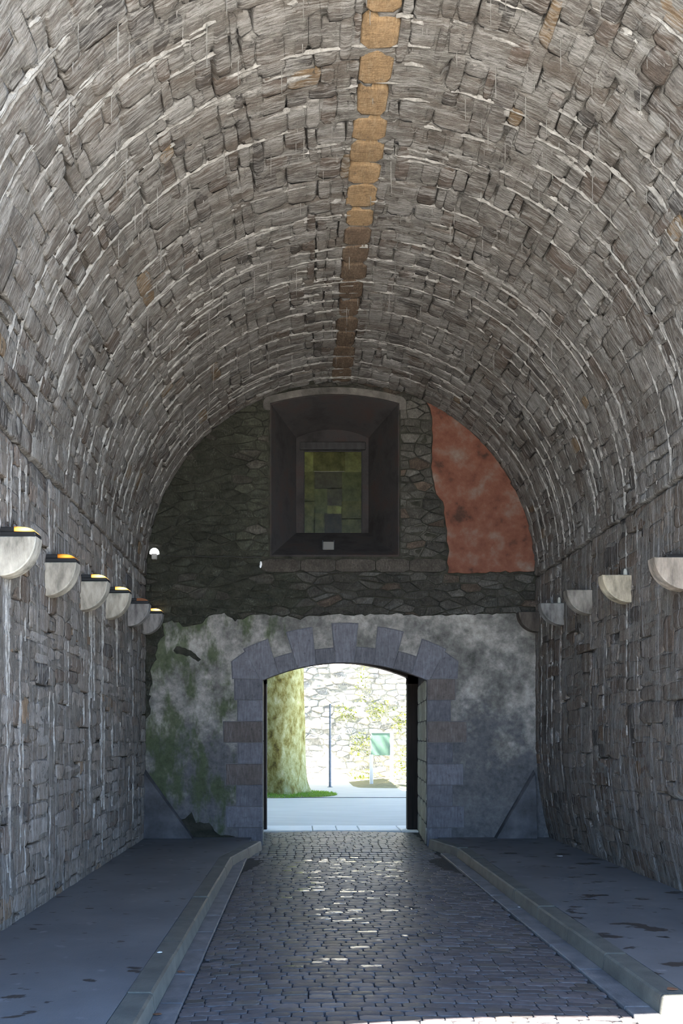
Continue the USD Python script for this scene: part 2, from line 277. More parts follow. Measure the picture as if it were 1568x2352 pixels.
M['threshold'] = noisy('threshold_stone', [(0.78, 0.75, 0.70), (0.86, 0.83, 0.78)], 4, 0.6, 0.2, 40)
M['far_stone'] = stone_mat('far_wall_stone', dark=0.15, lime_col=(0.75, 0.73, 0.70), lime=0.5, lime_lo=0.5, lime_hi=0.7, sy=3.0, ss=3.0, bump=0.4)
M['far_bed'] = noisy('far_wall_mortar', [(0.32, 0.31, 0.28), (0.50, 0.48, 0.43)], 4, 0.95, 0.3, 20)
M['bark'] = mat('plane_bark', {
    'g': ('geometry', {}), 'm': ('mapping', {'scale': (1.0, 1.0, 0.55)}),
    'n': ('noise_texture', {'scale': 5.5, 'detail': 7, 'roughness': 0.68, 'distortion': 0.25}),
    'r': ('rgb_ramp', {'ramp': [(0.32, (0.07, 0.058, 0.016)), (0.42, (0.18, 0.155, 0.045)), (0.50, (0.25, 0.245, 0.10)), (0.58, (0.33, 0.33, 0.165)), (0.70, (0.44, 0.43, 0.29))]}),
    'n2': ('noise_texture', {'scale': 22.0, 'detail': 6}), 'b': ('bump', {'strength': 0.6, 'distance': 0.03}), 'p': ('principled_bsdf', {'roughness': 0.9, 'specular_ior_level': 0.2})},
    [('g.position', 'm.vector'), ('m.vector', 'n.vector'), ('n.fac', 'r.fac'), ('r.color', 'p.base_color'), ('g.position', 'n2.vector'), ('n2.fac', 'b.height'), ('b.normal', 'p.normal')])
def leaf_mat(name, col, tr):
    return mat(name, {'p': ('principled_bsdf', {'base_color': col, 'roughness': 0.6}), 't': ('translucent_bsdf', {'color': tr}), 'x': ('mix_closure', {'fac': 0.4})},
        [('p.BSDF', 'x.closure1'), ('t.BSDF', 'x.closure2')], surface='x.closure')
M['leaf'] = leaf_mat('green_leaf', (0.06, 0.12, 0.02), (0.10, 0.20, 0.02))
M['grass'] = leaf_mat('grass_blade', (0.20, 0.36, 0.05), (0.26, 0.45, 0.05))
M['plant'] = leaf_mat('wall_plant_leaf', (0.14, 0.17, 0.03), (0.2, 0.25, 0.04))
M['pole'] = flat('blue_grey_paint', (0.13, 0.16, 0.21), 0.5)
M['board'] = noisy('green_board', [(0.15, 0.27, 0.20), (0.22, 0.35, 0.27)], 2.5, 0.5, 0.0)
M['post'] = flat('white_paint', (0.8, 0.8, 0.8), 0.5)
M['soil'] = noisy('soil', [(0.20, 0.18, 0.10), (0.30, 0.28, 0.16)], 5, 0.95, 0.5, 30)
M['dead_leaf'] = flat('dead_leaf', (0.16, 0.07, 0.035), 0.8)
M['paper'] = flat('white_paper', (0.8, 0.8, 0.82), 0.7)

# ------------------------------------------------------------------ stones
def pillow(outline, p, deep, inset=0.2, rng=NR, rough=1.0):
    """A stone from its outline (n x 2, anticlockwise seen from the front): side, rounded rim, uneven face.
    Returns (n x 3: u, v, height), faces."""
    o = np.asarray(outline, float); n = len(o); c = o.mean(0)
    r1 = c + (o - c) * 0.985
    r2 = c + (o - c) * (1 - inset) + rng.normal(0, 0.006 * rough, (n, 2))
    h1 = p * 0.45 + rng.uniform(-0.003, 0.003, n) * rough
    h2 = p + rng.uniform(-0.009, 0.009, n) * rough
    v = np.vstack([np.c_[o, np.full(n, -deep)], np.c_[r1, h1], np.c_[r2, h2], [[*c, p + rng.uniform(-0.008, 0.012) * rough]]])
    f = []
    for i in range(n):
        j = (i + 1) % n
        f += [(i, j, n + j), (i, n + j, n + i), (n + i, n + j, 2 * n + j), (n + i, 2 * n + j, 2 * n + i), (2 * n + i, 2 * n + j, 3 * n)]
    return v, np.array(f)
def quad_outline(u0, u1, v0, v1, jit, rng=NR):
    """A rectangle with eight outline points, corners slightly cut, jittered."""
    du, dv = u1 - u0, v1 - v0; k = 0.16
    q = np.array([[u0 + k * du, v0], [u1 - k * du, v0], [u1, v0 + k * dv], [u1, v1 - k * dv], [u1 - k * du, v1], [u0 + k * du, v1], [u0, v1 - k * dv], [u0, v0 + k * dv]])
    return q + rng.uniform(-jit, jit, q.shape)
def seen_area(v):
    """Area in the photograph of the rectangle around the projected points; 0 out of frame."""
    y = np.maximum(v[:, 1], 0.3); x = VX + v[:, 0] / y * FPX; z = VY - (v[:, 2] - EYE) / y * FPX
    x, z = np.clip([x.min(), x.max()], 0, W), np.clip([z.min(), z.max()], 0, H)
    return (x[1] - x[0]) * (z[1] - z[0])
def lay(parent, name, stones, material, most=300, rest='small_stones', smooth=True):
    """stones: (v, f, tone, flow). The largest in the photograph become parts, the rest one part."""
    order = sorted(range(len(stones)), key=lambda i: -seen_area(stones[i][0]))
    first = set(order[:most])
    for i, (v, f, t, fl) in enumerate(stones):
        if i in first: put(name, (v, f), material, parent, smooth, t, fl)
    left = [stones[i] for i in order[most:]]
    if left:
        at = np.cumsum([0] + [len(s[0]) for s in left])
        put(rest, (np.vstack([s[0] for s in left]), np.vstack([s[1] + a for s, a in zip(left, at)])), material, parent, smooth,
            np.vstack([np.tile(s[2], (len(s[0]), 1)) for s in left]), np.vstack([s[3] for s in left]), kind='stuff')

XL, XR, XC, RAD, ZS = -2.28, 3.46, 0.59, 2.87, 3.95
Y0, Y1 = 3.95, D
ARC = PI * RAD
def right_x(z): return XR + 0.19 * np.clip((EYE + 0.1 - z) / 1.55, 0, 1.2) ** 2
def vault(s, y, h):                          # s from the left springing over the crown to the right
    a = s / RAD; r = RAD - h
    return np.stack([XC - r * np.cos(a), y, ZS + r * np.sin(a)], -1)
def lwall(s, y, h): return np.stack([XL + h, y, s], -1)                       # s = height
def rwall(s, y, h): return np.stack([right_x(s) - h, y, s], -1)
def tone_vault():
    k = R.random(); b = R.uniform(0.8, 1.2)
    if k < 0.62: c = (0.120, 0.112, 0.106)
    elif k < 0.80: c = (0.156, 0.150, 0.145)
    elif k < 0.91: c = (0.084, 0.069, 0.061)
    elif k < 0.985: c = (0.058, 0.054, 0.053)
    else: c = (0.14, 0.098, 0.058)
    return tuple(b * x for x in c)
def tone_left():
    k = R.random(); b = R.uniform(0.8, 1.2)
    if k < 0.60: c = (0.185, 0.168, 0.155)
    elif k < 0.80: c = (0.215, 0.205, 0.20)
    elif k < 0.90: c = (0.135, 0.11, 0.095)
    elif k < 0.96: c = (0.065, 0.063, 0.065)
    else: c = (0.19, 0.135, 0.09)
    return tuple(b * x for x in c)
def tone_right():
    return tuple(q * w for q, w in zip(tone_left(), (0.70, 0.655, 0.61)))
def masonry(surf, cuts_s, cuts_y, tones, gap, proud, turn, keep=None, jit=0.012, join_y=0.2, join_s=0.18):
    """Stones on a grid of bed joints (s) and ring joints (y), some joined; surf maps (s, y, height)."""
    ns, ny = len(cuts_s) - 1, len(cuts_y) - 1
    wob_s = NR.normal(0, 0.016, (ns + 1, ny)); wob_y = NR.normal(0, 0.016, (ny + 1, ns))
    wob_s[0] = wob_s[-1] = 0; wob_y[0] = wob_y[-1] = 0
    done = np.zeros((ns, ny), bool); out = []
    for i in range(ns):
        for j in range(ny):
            if done[i, j]: continue
            i1, j1 = i + 1, j + 1
            if R.random() < join_y and j1 < ny and not done[i, j1]: j1 += 1
            elif R.random() < join_s and i1 < ns and not done[i1, j]: i1 += 1
            done[i:i1, j:j1] = True
            s0, s1 = cuts_s[i] + wob_s[i, j], cuts_s[i1] + wob_s[i1, j]
            y0, y1 = cuts_y[j] + wob_y[j, i], cuts_y[j1] + wob_y[j1, i]
            g = gap * R.uniform(0.5, 1.5)
            if s1 - s0 < 3 * g or y1 - y0 < 3 * g: continue
            o = quad_outline(s0 + g / 2, s1 - g / 2, y0 + g / 2, y1 - g / 2, jit)
            if keep and not keep((s0 + s1) / 2, (y0 + y1) / 2): continue
            if keep and any(y0 < q < y1 for q in JOINTS): continue
            if turn: o = o[::-1]
            v, f = pillow(o, R.uniform(*proud), 0.045, R.uniform(0.12, 0.22))
            out.append((surf(v[:, 0], v[:, 1], v[:, 2]), f, tones(), v))
    return out
def cuts(a, b, lo, hi):
    c = [a]
    while c[-1] < b - lo: c.append(min(b, c[-1] + R.uniform(lo, hi)))
    if b - c[-1] < lo * 0.6: c[-1] = b
    else: c.append(b)
    return np.array(c)

def bed(parent, surf, s0, s1, y0, y1, step, base, amp, turn, material, pit=0.06, name='mortar', seed=1, cut=0.63, groove_s=(), groove_y=()):
    ns, ny = int((s1 - s0) / step) + 2, int((y1 - y0) / step) + 2
    S, Y = np.meshgrid(np.linspace(s0, s1, ns), np.linspace(y0, y1, ny), indexing='ij'); S, Y = S.ravel(), Y.ravel()
    n = meshkit.fbm(np.stack([S * 7, Y * 7, S * 0], -1), 4, seed) / 0.9375 - 0.5
    p = meshkit.noise(np.stack([S * 11, Y * 4.5, S * 0 + 3], -1), seed + 9)
    h = base + 2 * amp * n - pit * np.clip((p - cut) / 0.08, 0, 1)
    for q in groove_s: h -= 0.06 * np.exp(-((S - q - 0.02 * (meshkit.noise(np.stack([Y * 2.5, 0 * Y, 0 * Y], -1), 8) - 0.5)) / 0.017) ** 4)
    for q in groove_y: h -= 0.07 * np.exp(-((Y - q) / 0.02) ** 4)
    i, j = np.meshgrid(np.arange(ns - 1), np.arange(ny - 1), indexing='ij'); a = (i * ny + j).ravel()
    f = np.stack([a, a + ny, a + ny + 1, a + 1], 1)
    put(name, (surf(S, Y, h), f if not turn else f[:, ::-1]), material, parent, True, (0.13, 0.124, 0.117), np.stack([S, Y, h], 1))
# ------------------------------------------------------------------ ceiling: the barrel vault
ceiling = thing('ceiling', 'weathered stone barrel vault streaked with white lime', 'ceiling', kind='structure')
B = 0.09
circ = Polygon([(XC - (RAD + B) * math.cos(a), ZS + (RAD + B) * math.sin(a)) for a in np.linspace(0, PI, 121)] + [(XC + RAD + B, ZS - 0.2), (XC - RAD - B, ZS - 0.2)])
put('mortar_bed', prism(sbox(-9, ZS, 10, 8.6).difference(circ), Y0, Y1 + 0.03), M['bed'], ceiling, 30)
KW = 0.135
bed(ceiling, vault, 0, ARC, Y0, Y1 + 0.03, 0.022, 0.001, 0.014, False, M['vault'], groove_s=(0.0, ARC))
rings = cuts(Y0, Y1, 0.14, 0.30)
left_c = cuts(0.012, ARC / 2 - KW, 0.09, 0.21); right_c = cuts(ARC / 2 + KW, ARC - 0.012, 0.09, 0.21)
stones = masonry(vault, left_c, rings, tone_vault, 0.010, (-0.002, 0.018), False) + masonry(vault, right_c, rings, tone_vault, 0.010, (-0.002, 0.018), False)
ky = [Y0]
while ky[-1] < Y1 - 0.3: ky.append(ky[-1] + R.uniform(0.27, 0.42))
ky[-1] = Y1
for a, b in zip(ky[:-1], ky[1:]):
    w = KW + R.uniform(-0.02, 0.015)
    v, f = pillow(quad_outline(ARC / 2 - w, ARC / 2 + w, a + 0.014, b - 0.014, 0.008), R.uniform(0.005, 0.025), 0.045, 0.12, rough=0.5)
    k = R.uniform(0.75, 1.1) * (1.0 if a < 8.2 else 0.62)
    put('keystone', (vault(v[:, 0], v[:, 1], v[:, 2]), f), M['key'], ceiling, True, ((0.215 * k, 0.145 * k, 0.082 * k) if a < 8.2 else (0.15 * k, 0.105 * k, 0.075 * k)), v, label='ochre keystone' if a < 8.2 else None)
lay(ceiling, 'stone', stones, M['vault'])
def crust(surf, spans, lines, parent, name, width, high, turn):
    """Lime that has run out of the joints: uneven ridges along s at given y."""
    vs, fs, fl, base = [], [], [], 0
    for y in lines:
        s = R.uniform(*spans)
        for _ in range(R.randint(3, 6)):
            s = R.uniform(spans[0], spans[1]); L = min(R.choice([0.12, 0.2, 0.35, 0.7, 1.6]) * R.uniform(0.6, 1.4), spans[1] - s)
            n = max(4, int(L / 0.05))
            ss = np.linspace(s, s + L, n); t = np.linspace(0, 1, n)
            w = width * R.uniform(0.5, 1.5) * np.sin(PI * t) ** 0.4 * NR.uniform(0.35, 1.4, n) + 0.003
            yc = y + np.cumsum(NR.normal(0, 0.004, n)); hh = high * NR.uniform(0.5, 1.3, n)
            rows = [np.stack([ss + 0, yc + k * w, np.full(n, 0.0) + (hh if abs(k) < 0.5 else -0.012)], 1) for k in (-0.5, -0.2, 0.2, 0.5)]
            v = np.vstack(rows); f = []
            for r_ in range(3):
                for i in range(n - 1):
                    a, b = r_ * n + i, (r_ + 1) * n + i
                    f.append((a, a + 1, b + 1, b) if not turn else (a, b, b + 1, a + 1))
            vs.append(surf(v[:, 0], v[:, 1], v[:, 2])); fl.append(v); fs.append(tri(f) + base); base += len(v)
    put(name, (np.vstack(vs), np.vstack(fs)), M['lime'], parent, True, kind='stuff')
crust(vault, (0.05, ARC - 0.05), np.repeat(rings[1:-1], 2), ceiling, 'lime_crust', 0.026, 0.016, False)
crust(vault, (0.05, ARC - 0.05), rings[1:-1] + 0.05, ceiling, 'lime_wash', 0.07, 0.011, False)
vs = []
for _ in range(260):
    s, y, L = R.uniform(0.22, 0.78) * ARC, R.uniform(5.0, 11.5), R.choice([0.05, 0.08, 0.12, 0.2, 0.28]) * R.uniform(0.6, 1.2)
    q = vault(np.array(s), np.array(y), np.array(0.0))
    vs.append(tube([q, q - [0.002, 0, L * 0.5], q - [0, 0, L]], [0.004, 0.0028, 0.0018], 4))
put('lime_straws', cat_m(vs), M['lime'], ceiling, kind='stuff', label='thin white lime straws hanging from the vault')

# ------------------------------------------------------------------ side walls
SLAB = 0.13
wl = thing('wall_left', 'pale left stone wall under the lit lamps', 'wall', kind='structure')
put('mortar_bed', bx(-9, XL - B, Y0, Y1 + 0.03, -0.3, ZS), M['bed'], wl)
bed(wl, lwall, 0, ZS, Y0, Y1 + 0.03, 0.022, 0.001, 0.011, False, M['wall'], seed=4, cut=0.66, groove_s=(ZS,))
lay(wl, 'stone', masonry(lwall, cuts(0.0, ZS - 0.012, 0.13, 0.22), cuts(Y0, Y1, 0.16, 0.36), tone_left, 0.007, (-0.003, 0.009), False, join_y=0.35, join_s=0.06), M['wall'])
JOINTS = (9.86, 10.99)
ry = np.concatenate([cuts(Y0, 9.84, 0.16, 0.36), cuts(9.88, 10.97, 0.16, 0.36), cuts(11.01, Y1, 0.16, 0.36)])
wr = thing('wall_right', 'darker right stone wall flaring out at its foot', 'wall', kind='structure')
zz = np.linspace(-0.3, ZS, 30)
put('mortar_bed', prism(Polygon([(right_x(z) + B, z) for z in zz] + [(10, ZS), (10, -0.3)]), Y0, Y1 + 0.03), M['bed'], wr, 30)
bed(wr, rwall, 0, ZS, Y0, Y1 + 0.03, 0.022, 0.001, 0.011, True, M['wall'], seed=5, cut=0.68, groove_s=(ZS,), groove_y=JOINTS)
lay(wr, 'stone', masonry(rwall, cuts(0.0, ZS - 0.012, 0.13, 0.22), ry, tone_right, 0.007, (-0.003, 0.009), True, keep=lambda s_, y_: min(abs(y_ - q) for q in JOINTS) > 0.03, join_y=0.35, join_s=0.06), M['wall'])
crust(lwall, (0.3, ZS - 0.1), NR.uniform(5.5, 12, 34), wl, 'lime_drips', 0.016, 0.016, False)
crust(rwall, (0.6, ZS - 0.1), NR.uniform(6.5, 12, 10), wr, 'lime_drips', 0.010, 0.012, True)

# ------------------------------------------------------------------ the end wall with gateway and window recess
wb = thing('wall_back', 'end wall of stained plaster and rubble with an arched gateway', 'wall', kind='structure')
def arch(x0, x1, z0, zs, zc, n=20):
    """Outline: square foot, segmental top."""
    c, w, r = (x0 + x1) / 2, (x1 - x0) / 2, zc - zs
    rad = (w * w + r * r) / (2 * r); a = math.asin(min(1, w / rad))
    top = [(c + rad * math.sin(t), zc - rad + rad * math.cos(t)) for t in np.linspace(a, -a, n)]
    return [(x0, z0), (x1, z0)] + top
DX0, DX1, DZS, DZC = -0.557, 1.86, 2.43, 2.69
BACK = 14.3
gate_cut = loft(arch(DX0 + 0.003, DX1 - 0.01, -0.4, DZS - 0.02, DZC - 0.02), arch(-0.64, 2.0, -0.4, 2.66, 2.93), D - 0.05, 14.1) + loft(arch(-0.64, 2.0, -0.4, 2.66, 2.93), arch(-0.64, 2.0, -0.4, 2.66, 2.93), 14.09, BACK + 0.2)
wx0, wz0 = px(620, 1278); wx1, _ = px(917, 1278); _, wzs = px(0, 926); _, wzc = px(0, 905)
RB = 13.1
rx0, rz0 = px(680, 1224, RB); rx1, _ = px(846, 0, RB); _, rzs = px(0, 1006, RB); _, rzc = px(0, 987, RB)
win_cut = loft(arch(wx0, wx1, wz0, wzs, wzc), arch(rx0, rx1, rz0, rzs, rzc), D - 0.02, RB)
ox0, oz0 = px(697, 1224, RB); ox1, oz1 = px(832, 1033, RB)
hole = man(*(lambda m: (m.vertices, m.faces))(bx(ox0, ox1, RB - 0.1, BACK + 0.1, oz0, oz1)))
core = man(*(lambda m: (m.vertices, m.faces))(bx(-9, 10, D + 0.025, BACK, -0.3, 8.6)))
core = core - gate_cut - win_cut - hole
put('masonry_core', core, M['recess'], wb, 30)
lun = Polygon([(XC - RAD * math.cos(a), ZS + RAD * math.sin(a)) for a in np.linspace(0, PI, 61)] + [(XR + 0.2, -0.1), (XL, -0.1)])
arch_poly = Polygon(arch(DX0, DX1, -0.2, DZS, DZC))
win_poly = Polygon(arch(wx0, wx1, wz0, wzs, wzc))
def ragged(pts, amp=0.03, step=0.06, seed=1):
    """An outline in photograph pixels (end wall), broken up."""
    P = [px(*p) for p in pts]; out = []; n = len(P); rng = np.random.default_rng(seed)
    for i in range(n):
        a, b = np.array(P[i]), np.array(P[(i + 1) % n]); k = max(1, int(np.linalg.norm(b - a) / step))
        for j in range(k): out.append(a + (b - a) * j / k + rng.normal(0, amp, 2) * (j > 0))
    return Polygon(out).buffer(0)
lower = ragged([(372, 1432), (395, 1425), (420, 1440), (465, 1432), (480, 1415), (515, 1408), (540, 1428), (580, 1412), (660, 1414), (690, 1424), (710, 1414), (760, 1412), (860, 1412), (980, 1414), (1060, 1412), (1180, 1408), (1195, 1420), (1240, 1440), (1240, 1700),
                (1265, 1945), (610, 1945), (560, 1945), (540, 1922), (500, 1915), (480, 1890), (450, 1890), (440, 1865), (425, 1880), (335, 1940), (327, 1945), (327, 1665), (345, 1640), (342, 1610), (350, 1570), (345, 1540), (360, 1515), (362, 1480), (378, 1460)], 0.012, 0.06, 3)
hole1 = ragged([(405, 1484), (425, 1488), (445, 1500), (462, 1515), (455, 1520), (435, 1506), (405, 1502), (398, 1494)], 0.008, 0.04, 4)
lower = lower.difference(arch_poly).difference(hole1).intersection(lun.buffer(0.02))
# dressed stones round the gateway
dressed = []
cx, rise = (DX0 + DX1) / 2, DZC - DZS
half = (DX1 - DX0) / 2; rad = (half ** 2 + rise ** 2) / (2 * rise); cz = DZC - rad; amax = math.asin(half / rad)
edges = np.linspace(-amax * 1.03, amax * 1.03, 10)
for i in range(9):
    a0, a1 = edges[i], edges[i + 1]; long = i % 2 == 0
    r1 = rad + (0.56 if i == 4 else 0.54 if long else 0.24) + R.uniform(-0.03, 0.03); sp = 0.008 if long else -0.004
    q = [(cx + rad * math.sin(a), cz + rad * math.cos(a)) for a in np.linspace(a0, a1, 4)] + [(cx + r1 * math.sin(a), cz + r1 * math.cos(a)) for a in np.linspace(a1 + sp, a0 - sp, 4)]
    dressed.append(('voussoir', Polygon(q), i))
zc = list(np.linspace(-0.05, DZS + 0.02, 9))
for side in (0, 1):
    for i in range(8):
        L = (0.56 if i % 2 == (1 if side else 1) else 0.37) + R.uniform(-0.03, 0.03)
        if i == 7: L = 0.42
        x0, x1 = (DX0 - L, DX0) if side == 0 else (DX1, DX1 + L)
        dressed.append(('quoin', sbox(x0, zc[i], x1, zc[i + 1]), i))
    # the sloping haunch stone over the jamb
    s = -1 if side == 0 else 1; xj = DX0 if side == 0 else DX1
    a = amax * 1.03
    p0 = (cx + s * rad * math.sin(a), cz + rad * math.cos(a)); p1 = (cx + s * (rad + 0.50) * math.sin(a), cz + (rad + 0.50) * math.cos(a))
    dressed.append(('quoin', Polygon([p0, p1, (p1[0] + s * 0.22, p1[1] - 0.16), (xj + s * 0.45, DZS + 0.02), (xj, DZS + 0.02)]), 9))
dz = shapely.union_all([p.buffer(0.004) for _, p, _ in dressed])
for nm, p, i in dressed:
    p = p.buffer(-0.003).difference(arch_poly).buffer(0)
    if p.is_empty: continue
    p = shapely.segmentize(p.simplify(0.002), 0.3)
    o = np.array(shapely.geometry.polygon.orient(p, 1.0).exterior.coords)[:-1]
    v, f = pillow(o, 0.012, 0.05, 0.06, rough=0.15)
    k = R.uniform(0.85, 1.2); c = (0.118 * k, 0.120 * k, 0.140 * k) if nm == 'voussoir' or i > 7 or R.random() < 0.75 else (0.112 * k, 0.098 * k, 0.095 * k)
    put(nm, (np.c_[v[:, 0], D - 0.005 - v[:, 2], v[:, 1]], f), M['dressed'], wb, 35, c, np.c_[v[:, 1], v[:, 0], v[:, 2]])
put('lower_plaster', prism(lower.difference(dz), D - 0.004, D + 0.04), M['plaster'], wb, label='grey stained plaster with green algae')
orange = ragged([(975, 912), (990, 950), (994, 1000), (992, 1060), (998, 1120), (1020, 1165), (1026, 1230), (1028, 1316), (1226, 1312), (1232, 1200), (1200, 1080), (1120, 980), (1040, 900)], 0.012, 0.07, 5).intersection(lun.buffer(-0.003))
put('orange_plaster', prism(orange, D - 0.012, D + 0.04), M['orange'], wb, label='flaking terracotta orange plaster')
# rubble: uneven cells over what the plaster leaves bare
zr = px(0, 1450)[1]
bare = lun.intersection(sbox(-3, zr, 4, 8)).union(sbox(XL, px(0, 1945)[1], px(380, 0)[0], zr)).difference(win_poly.buffer(0.10).intersection(sbox(-3, wzs - 0.1, 4, 8))).difference(win_poly.buffer(0.012)).difference(sbox(px(600, 0)[0], px(0, 1314)[1], px(1024, 0)[0], px(0, 1280)[1])).difference(orange.buffer(0.01)).difference(dz).difference(lower.buffer(0.006)).difference(arch_poly)
def cells(region, sx, sz, seed, jit=0.42):
    x0, z0, x1, z1 = region.bounds; rng = np.random.default_rng(seed); pts = []
    for j, z in enumerate(np.arange(z0 - 2 * sz, z1 + 2 * sz, sz)):
        for x in np.arange(x0 - 2 * sx, x1 + 2 * sx, sx):
            pts.append((x + (j % 2) * sx / 2 + rng.uniform(-jit, jit) * sx, z + rng.uniform(-jit, jit) * sz * 0.7))
    pts = np.array(pts); vo = Voronoi(pts * [1 / sx, 1 / sz]); out = []
    for r in vo.point_region:
        reg = vo.regions[r]
        if -1 in reg or not reg: continue
        p = Polygon(vo.vertices[reg] * [sx, sz])
        if not p.is_valid: continue
        p = p.intersection(region)
        for g in getattr(p, 'geoms', [p]):
            if g.geom_type == 'Polygon' and g.area > 0.12 * sx * sz: out.append(g)
    return out
def cell_stones(polys, gap, proud, toner, place, cap=10):
    out = []
    for g in polys:
        g = g.buffer(-gap / 2 * R.uniform(0.6, 1.6)).simplify(0.012)
        if g.is_empty or g.geom_type != 'Polygon' or g.area < 1e-3: continue
        o = np.array(shapely.geometry.polygon.orient(g, 1.0).exterior.coords)[:-1]
        if len(o) > cap: o = np.array(shapely.geometry.polygon.orient(g.convex_hull.simplify(0.02), 1.0).exterior.coords)[:-1]
        v, f = pillow(o, R.uniform(*proud), 0.05, R.uniform(0.15, 0.28))
        out.append((place(v), f, toner(v[:, 0].mean(), v[:, 1].mean()), np.c_[v[:, 1], v[:, 0], v[:, 2]]))
    return out
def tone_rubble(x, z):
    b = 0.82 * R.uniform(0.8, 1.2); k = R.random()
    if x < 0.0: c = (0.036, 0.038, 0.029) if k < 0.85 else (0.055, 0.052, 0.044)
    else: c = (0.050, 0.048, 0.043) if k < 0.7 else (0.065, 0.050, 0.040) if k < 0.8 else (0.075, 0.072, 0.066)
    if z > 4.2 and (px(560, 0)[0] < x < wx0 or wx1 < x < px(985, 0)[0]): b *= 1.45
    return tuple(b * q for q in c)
put('rubble_bed', prism(dz.difference(arch_poly), D + 0.004, D + 0.03), M['joint'], wb)
put('rubble_bed', prism(lun.buffer(0.05).difference(arch_poly).difference(win_poly), D + 0.012, D + 0.05), M['rubble_bed'], wb)
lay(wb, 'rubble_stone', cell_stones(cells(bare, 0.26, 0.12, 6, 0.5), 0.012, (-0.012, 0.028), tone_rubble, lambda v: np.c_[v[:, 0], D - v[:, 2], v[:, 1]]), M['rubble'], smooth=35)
xsill = [600, 690, 770, 862, 940, 1024]
for a, b in zip(xsill[:-1], xsill[1:]):
    p0, p1 = px(a, 1314), px(b, 1284)
    v, f = pillow(quad_outline(p0[0] + 0.003, p1[0] - 0.003, p0[1], p1[1], 0.004), 0.012, 0.05, 0.1, rough=0.3); k = R.uniform(0.85, 1.15)
    put('sill_stone', (np.c_[v[:, 0], D - 0.012 - v[:, 2], v[:, 1]], f), M['rubble'], wb, False, (0.058 * k, 0.052 * k, 0.046 * k), np.c_[v[:, 1], v[:, 0], v[:, 2]])
# plain rim and sill band round the window recess
rim = win_poly.buffer(0.10).difference(win_poly).intersection(lun).intersection(sbox(-3, wzs - 0.1, 4, 8))
put('recess_rim', prism(rim, D - 0.006, D + 0.04), M['core'], wb)
# the gateway's reveals: courses of dressed stone
for side in (0, 1):
    zcs = np.linspace(0.0, 2.45, 9)
    ycs = [12.2, 12.75, 13.35, 14.08]
    for i in range(8):
        yy = ycs if i % 2 else [12.2, 12.5, 13.1, 13.7, 14.08]
        for a, b in zip(yy[:-1], yy[1:]):
            v, f = pillow(quad_outline(a + 0.005, b - 0.005, zcs[i] + 0.005, zcs[i + 1] - 0.005, 0.003), 0.01, 0.03, 0.08, rough=0.1)
            t = (v[:, 0] - D) / (14.1 - D)
            x = (1.85 + 0.15 * t - v[:, 2]) if side else (-0.554 - 0.086 * t + v[:, 2])
            k = R.uniform(0.85, 1.15)
            put('jamb_stone', (np.c_[x, v[:, 0], v[:, 1]], f if not side else f[:, ::-1]), M['dressed'], wb, 35, (0.26 * k, 0.26 * k, 0.22 * k), np.c_[v[:, 1], v[:, 0], v[:, 2]])
# dark timber frame at the outer side of the gateway
door = thing('door_1', 'dark timber frame of the gateway', 'door frame', kind='structure')
put('frame_post', bx(1.82, 2.02, 14.1, 14.28, 0.0, 2.66, 0.01), M['timber'], door)
put('frame_post', bx(-0.66, -0.575, 14.1, 14.28, 0.0, 2.66, 0.01), M['timber'], door)
put('frame_head', prism(Polygon(arch(-0.66, 2.02, 2.5, 2.68, 2.95)).difference(Polygon(arch(-0.575, 1.82, 0, 2.61, 2.86))), 14.1, 14.28), M['timber'], door)
# window in the recess: old frame, patched olive panes
win = thing('window_1', 'dim olive window of patched dirty panes deep in the recess', 'window', kind='structure')
fy0, fy1 = RB + 0.02, RB + 0.07
fw = 0.035
put('frame_bar', bx(ox0, ox0 + fw * 0.4, fy0, fy1, oz0, oz1, 0.004), M['frame'], win)
put('frame_bar', bx(ox1 - fw * 0.4, ox1, fy0, fy1, oz0, oz1, 0.004), M['frame'], win)
put('frame_bar', bx(ox0, ox1, fy0, fy1, oz1 - fw * 0.6, oz1, 0.004), M['frame'], win)
put('lintel', bx(ox0 - 0.06, ox1 + 0.05, RB - 0.05, RB + 0.02, oz1 - 0.01, oz1 + 0.11, 0.01), M['frame'], win)
pm = [pane_mat('pane_olive', (0.03, 0.03, 0.01), (0.38, 0.385, 0.16)), pane_mat('pane_pale', (0.05, 0.05, 0.02), (0.52, 0.55, 0.27)), pane_mat('pane_grey', (0.03, 0.027, 0.02), (0.27, 0.27, 0.15)),
      pane_mat('pane_dark', (0.015, 0.013, 0.008), (0.14, 0.12, 0.055)), pane_mat('pane_green', (0.03, 0.033, 0.012), (0.35, 0.38, 0.18))]
for (x0, y0, x1, y1, k) in [(697, 1033, 720, 1082, 1), (720, 1033, 792, 1080, 0), (792, 1033, 832, 1082, 1), (697, 1082, 722, 1150, 0), (722, 1082, 785, 1120, 2), (785, 1082, 832, 1150, 4), (722, 1120, 752, 1178, 4), (752, 1120, 785, 1160, 2),
                            (785, 1150, 832, 1190, 0), (752, 1160, 785, 1178, 1), (697, 1150, 722, 1224, 0), (722, 1178, 745, 1224, 0), (745, 1178, 785, 1224, 3), (785, 1190, 832, 1224, 0)]:
    a, b = px(x0, y1, RB), px(x1, y0, RB)
    put('pane', bx(a[0] - 0.004, b[0] + 0.004, fy0 + 0.02 + 0.0015 * k, fy0 + 0.026 + 0.0015 * k, a[1] - 0.004, b[1] + 0.004), pm[k], win)

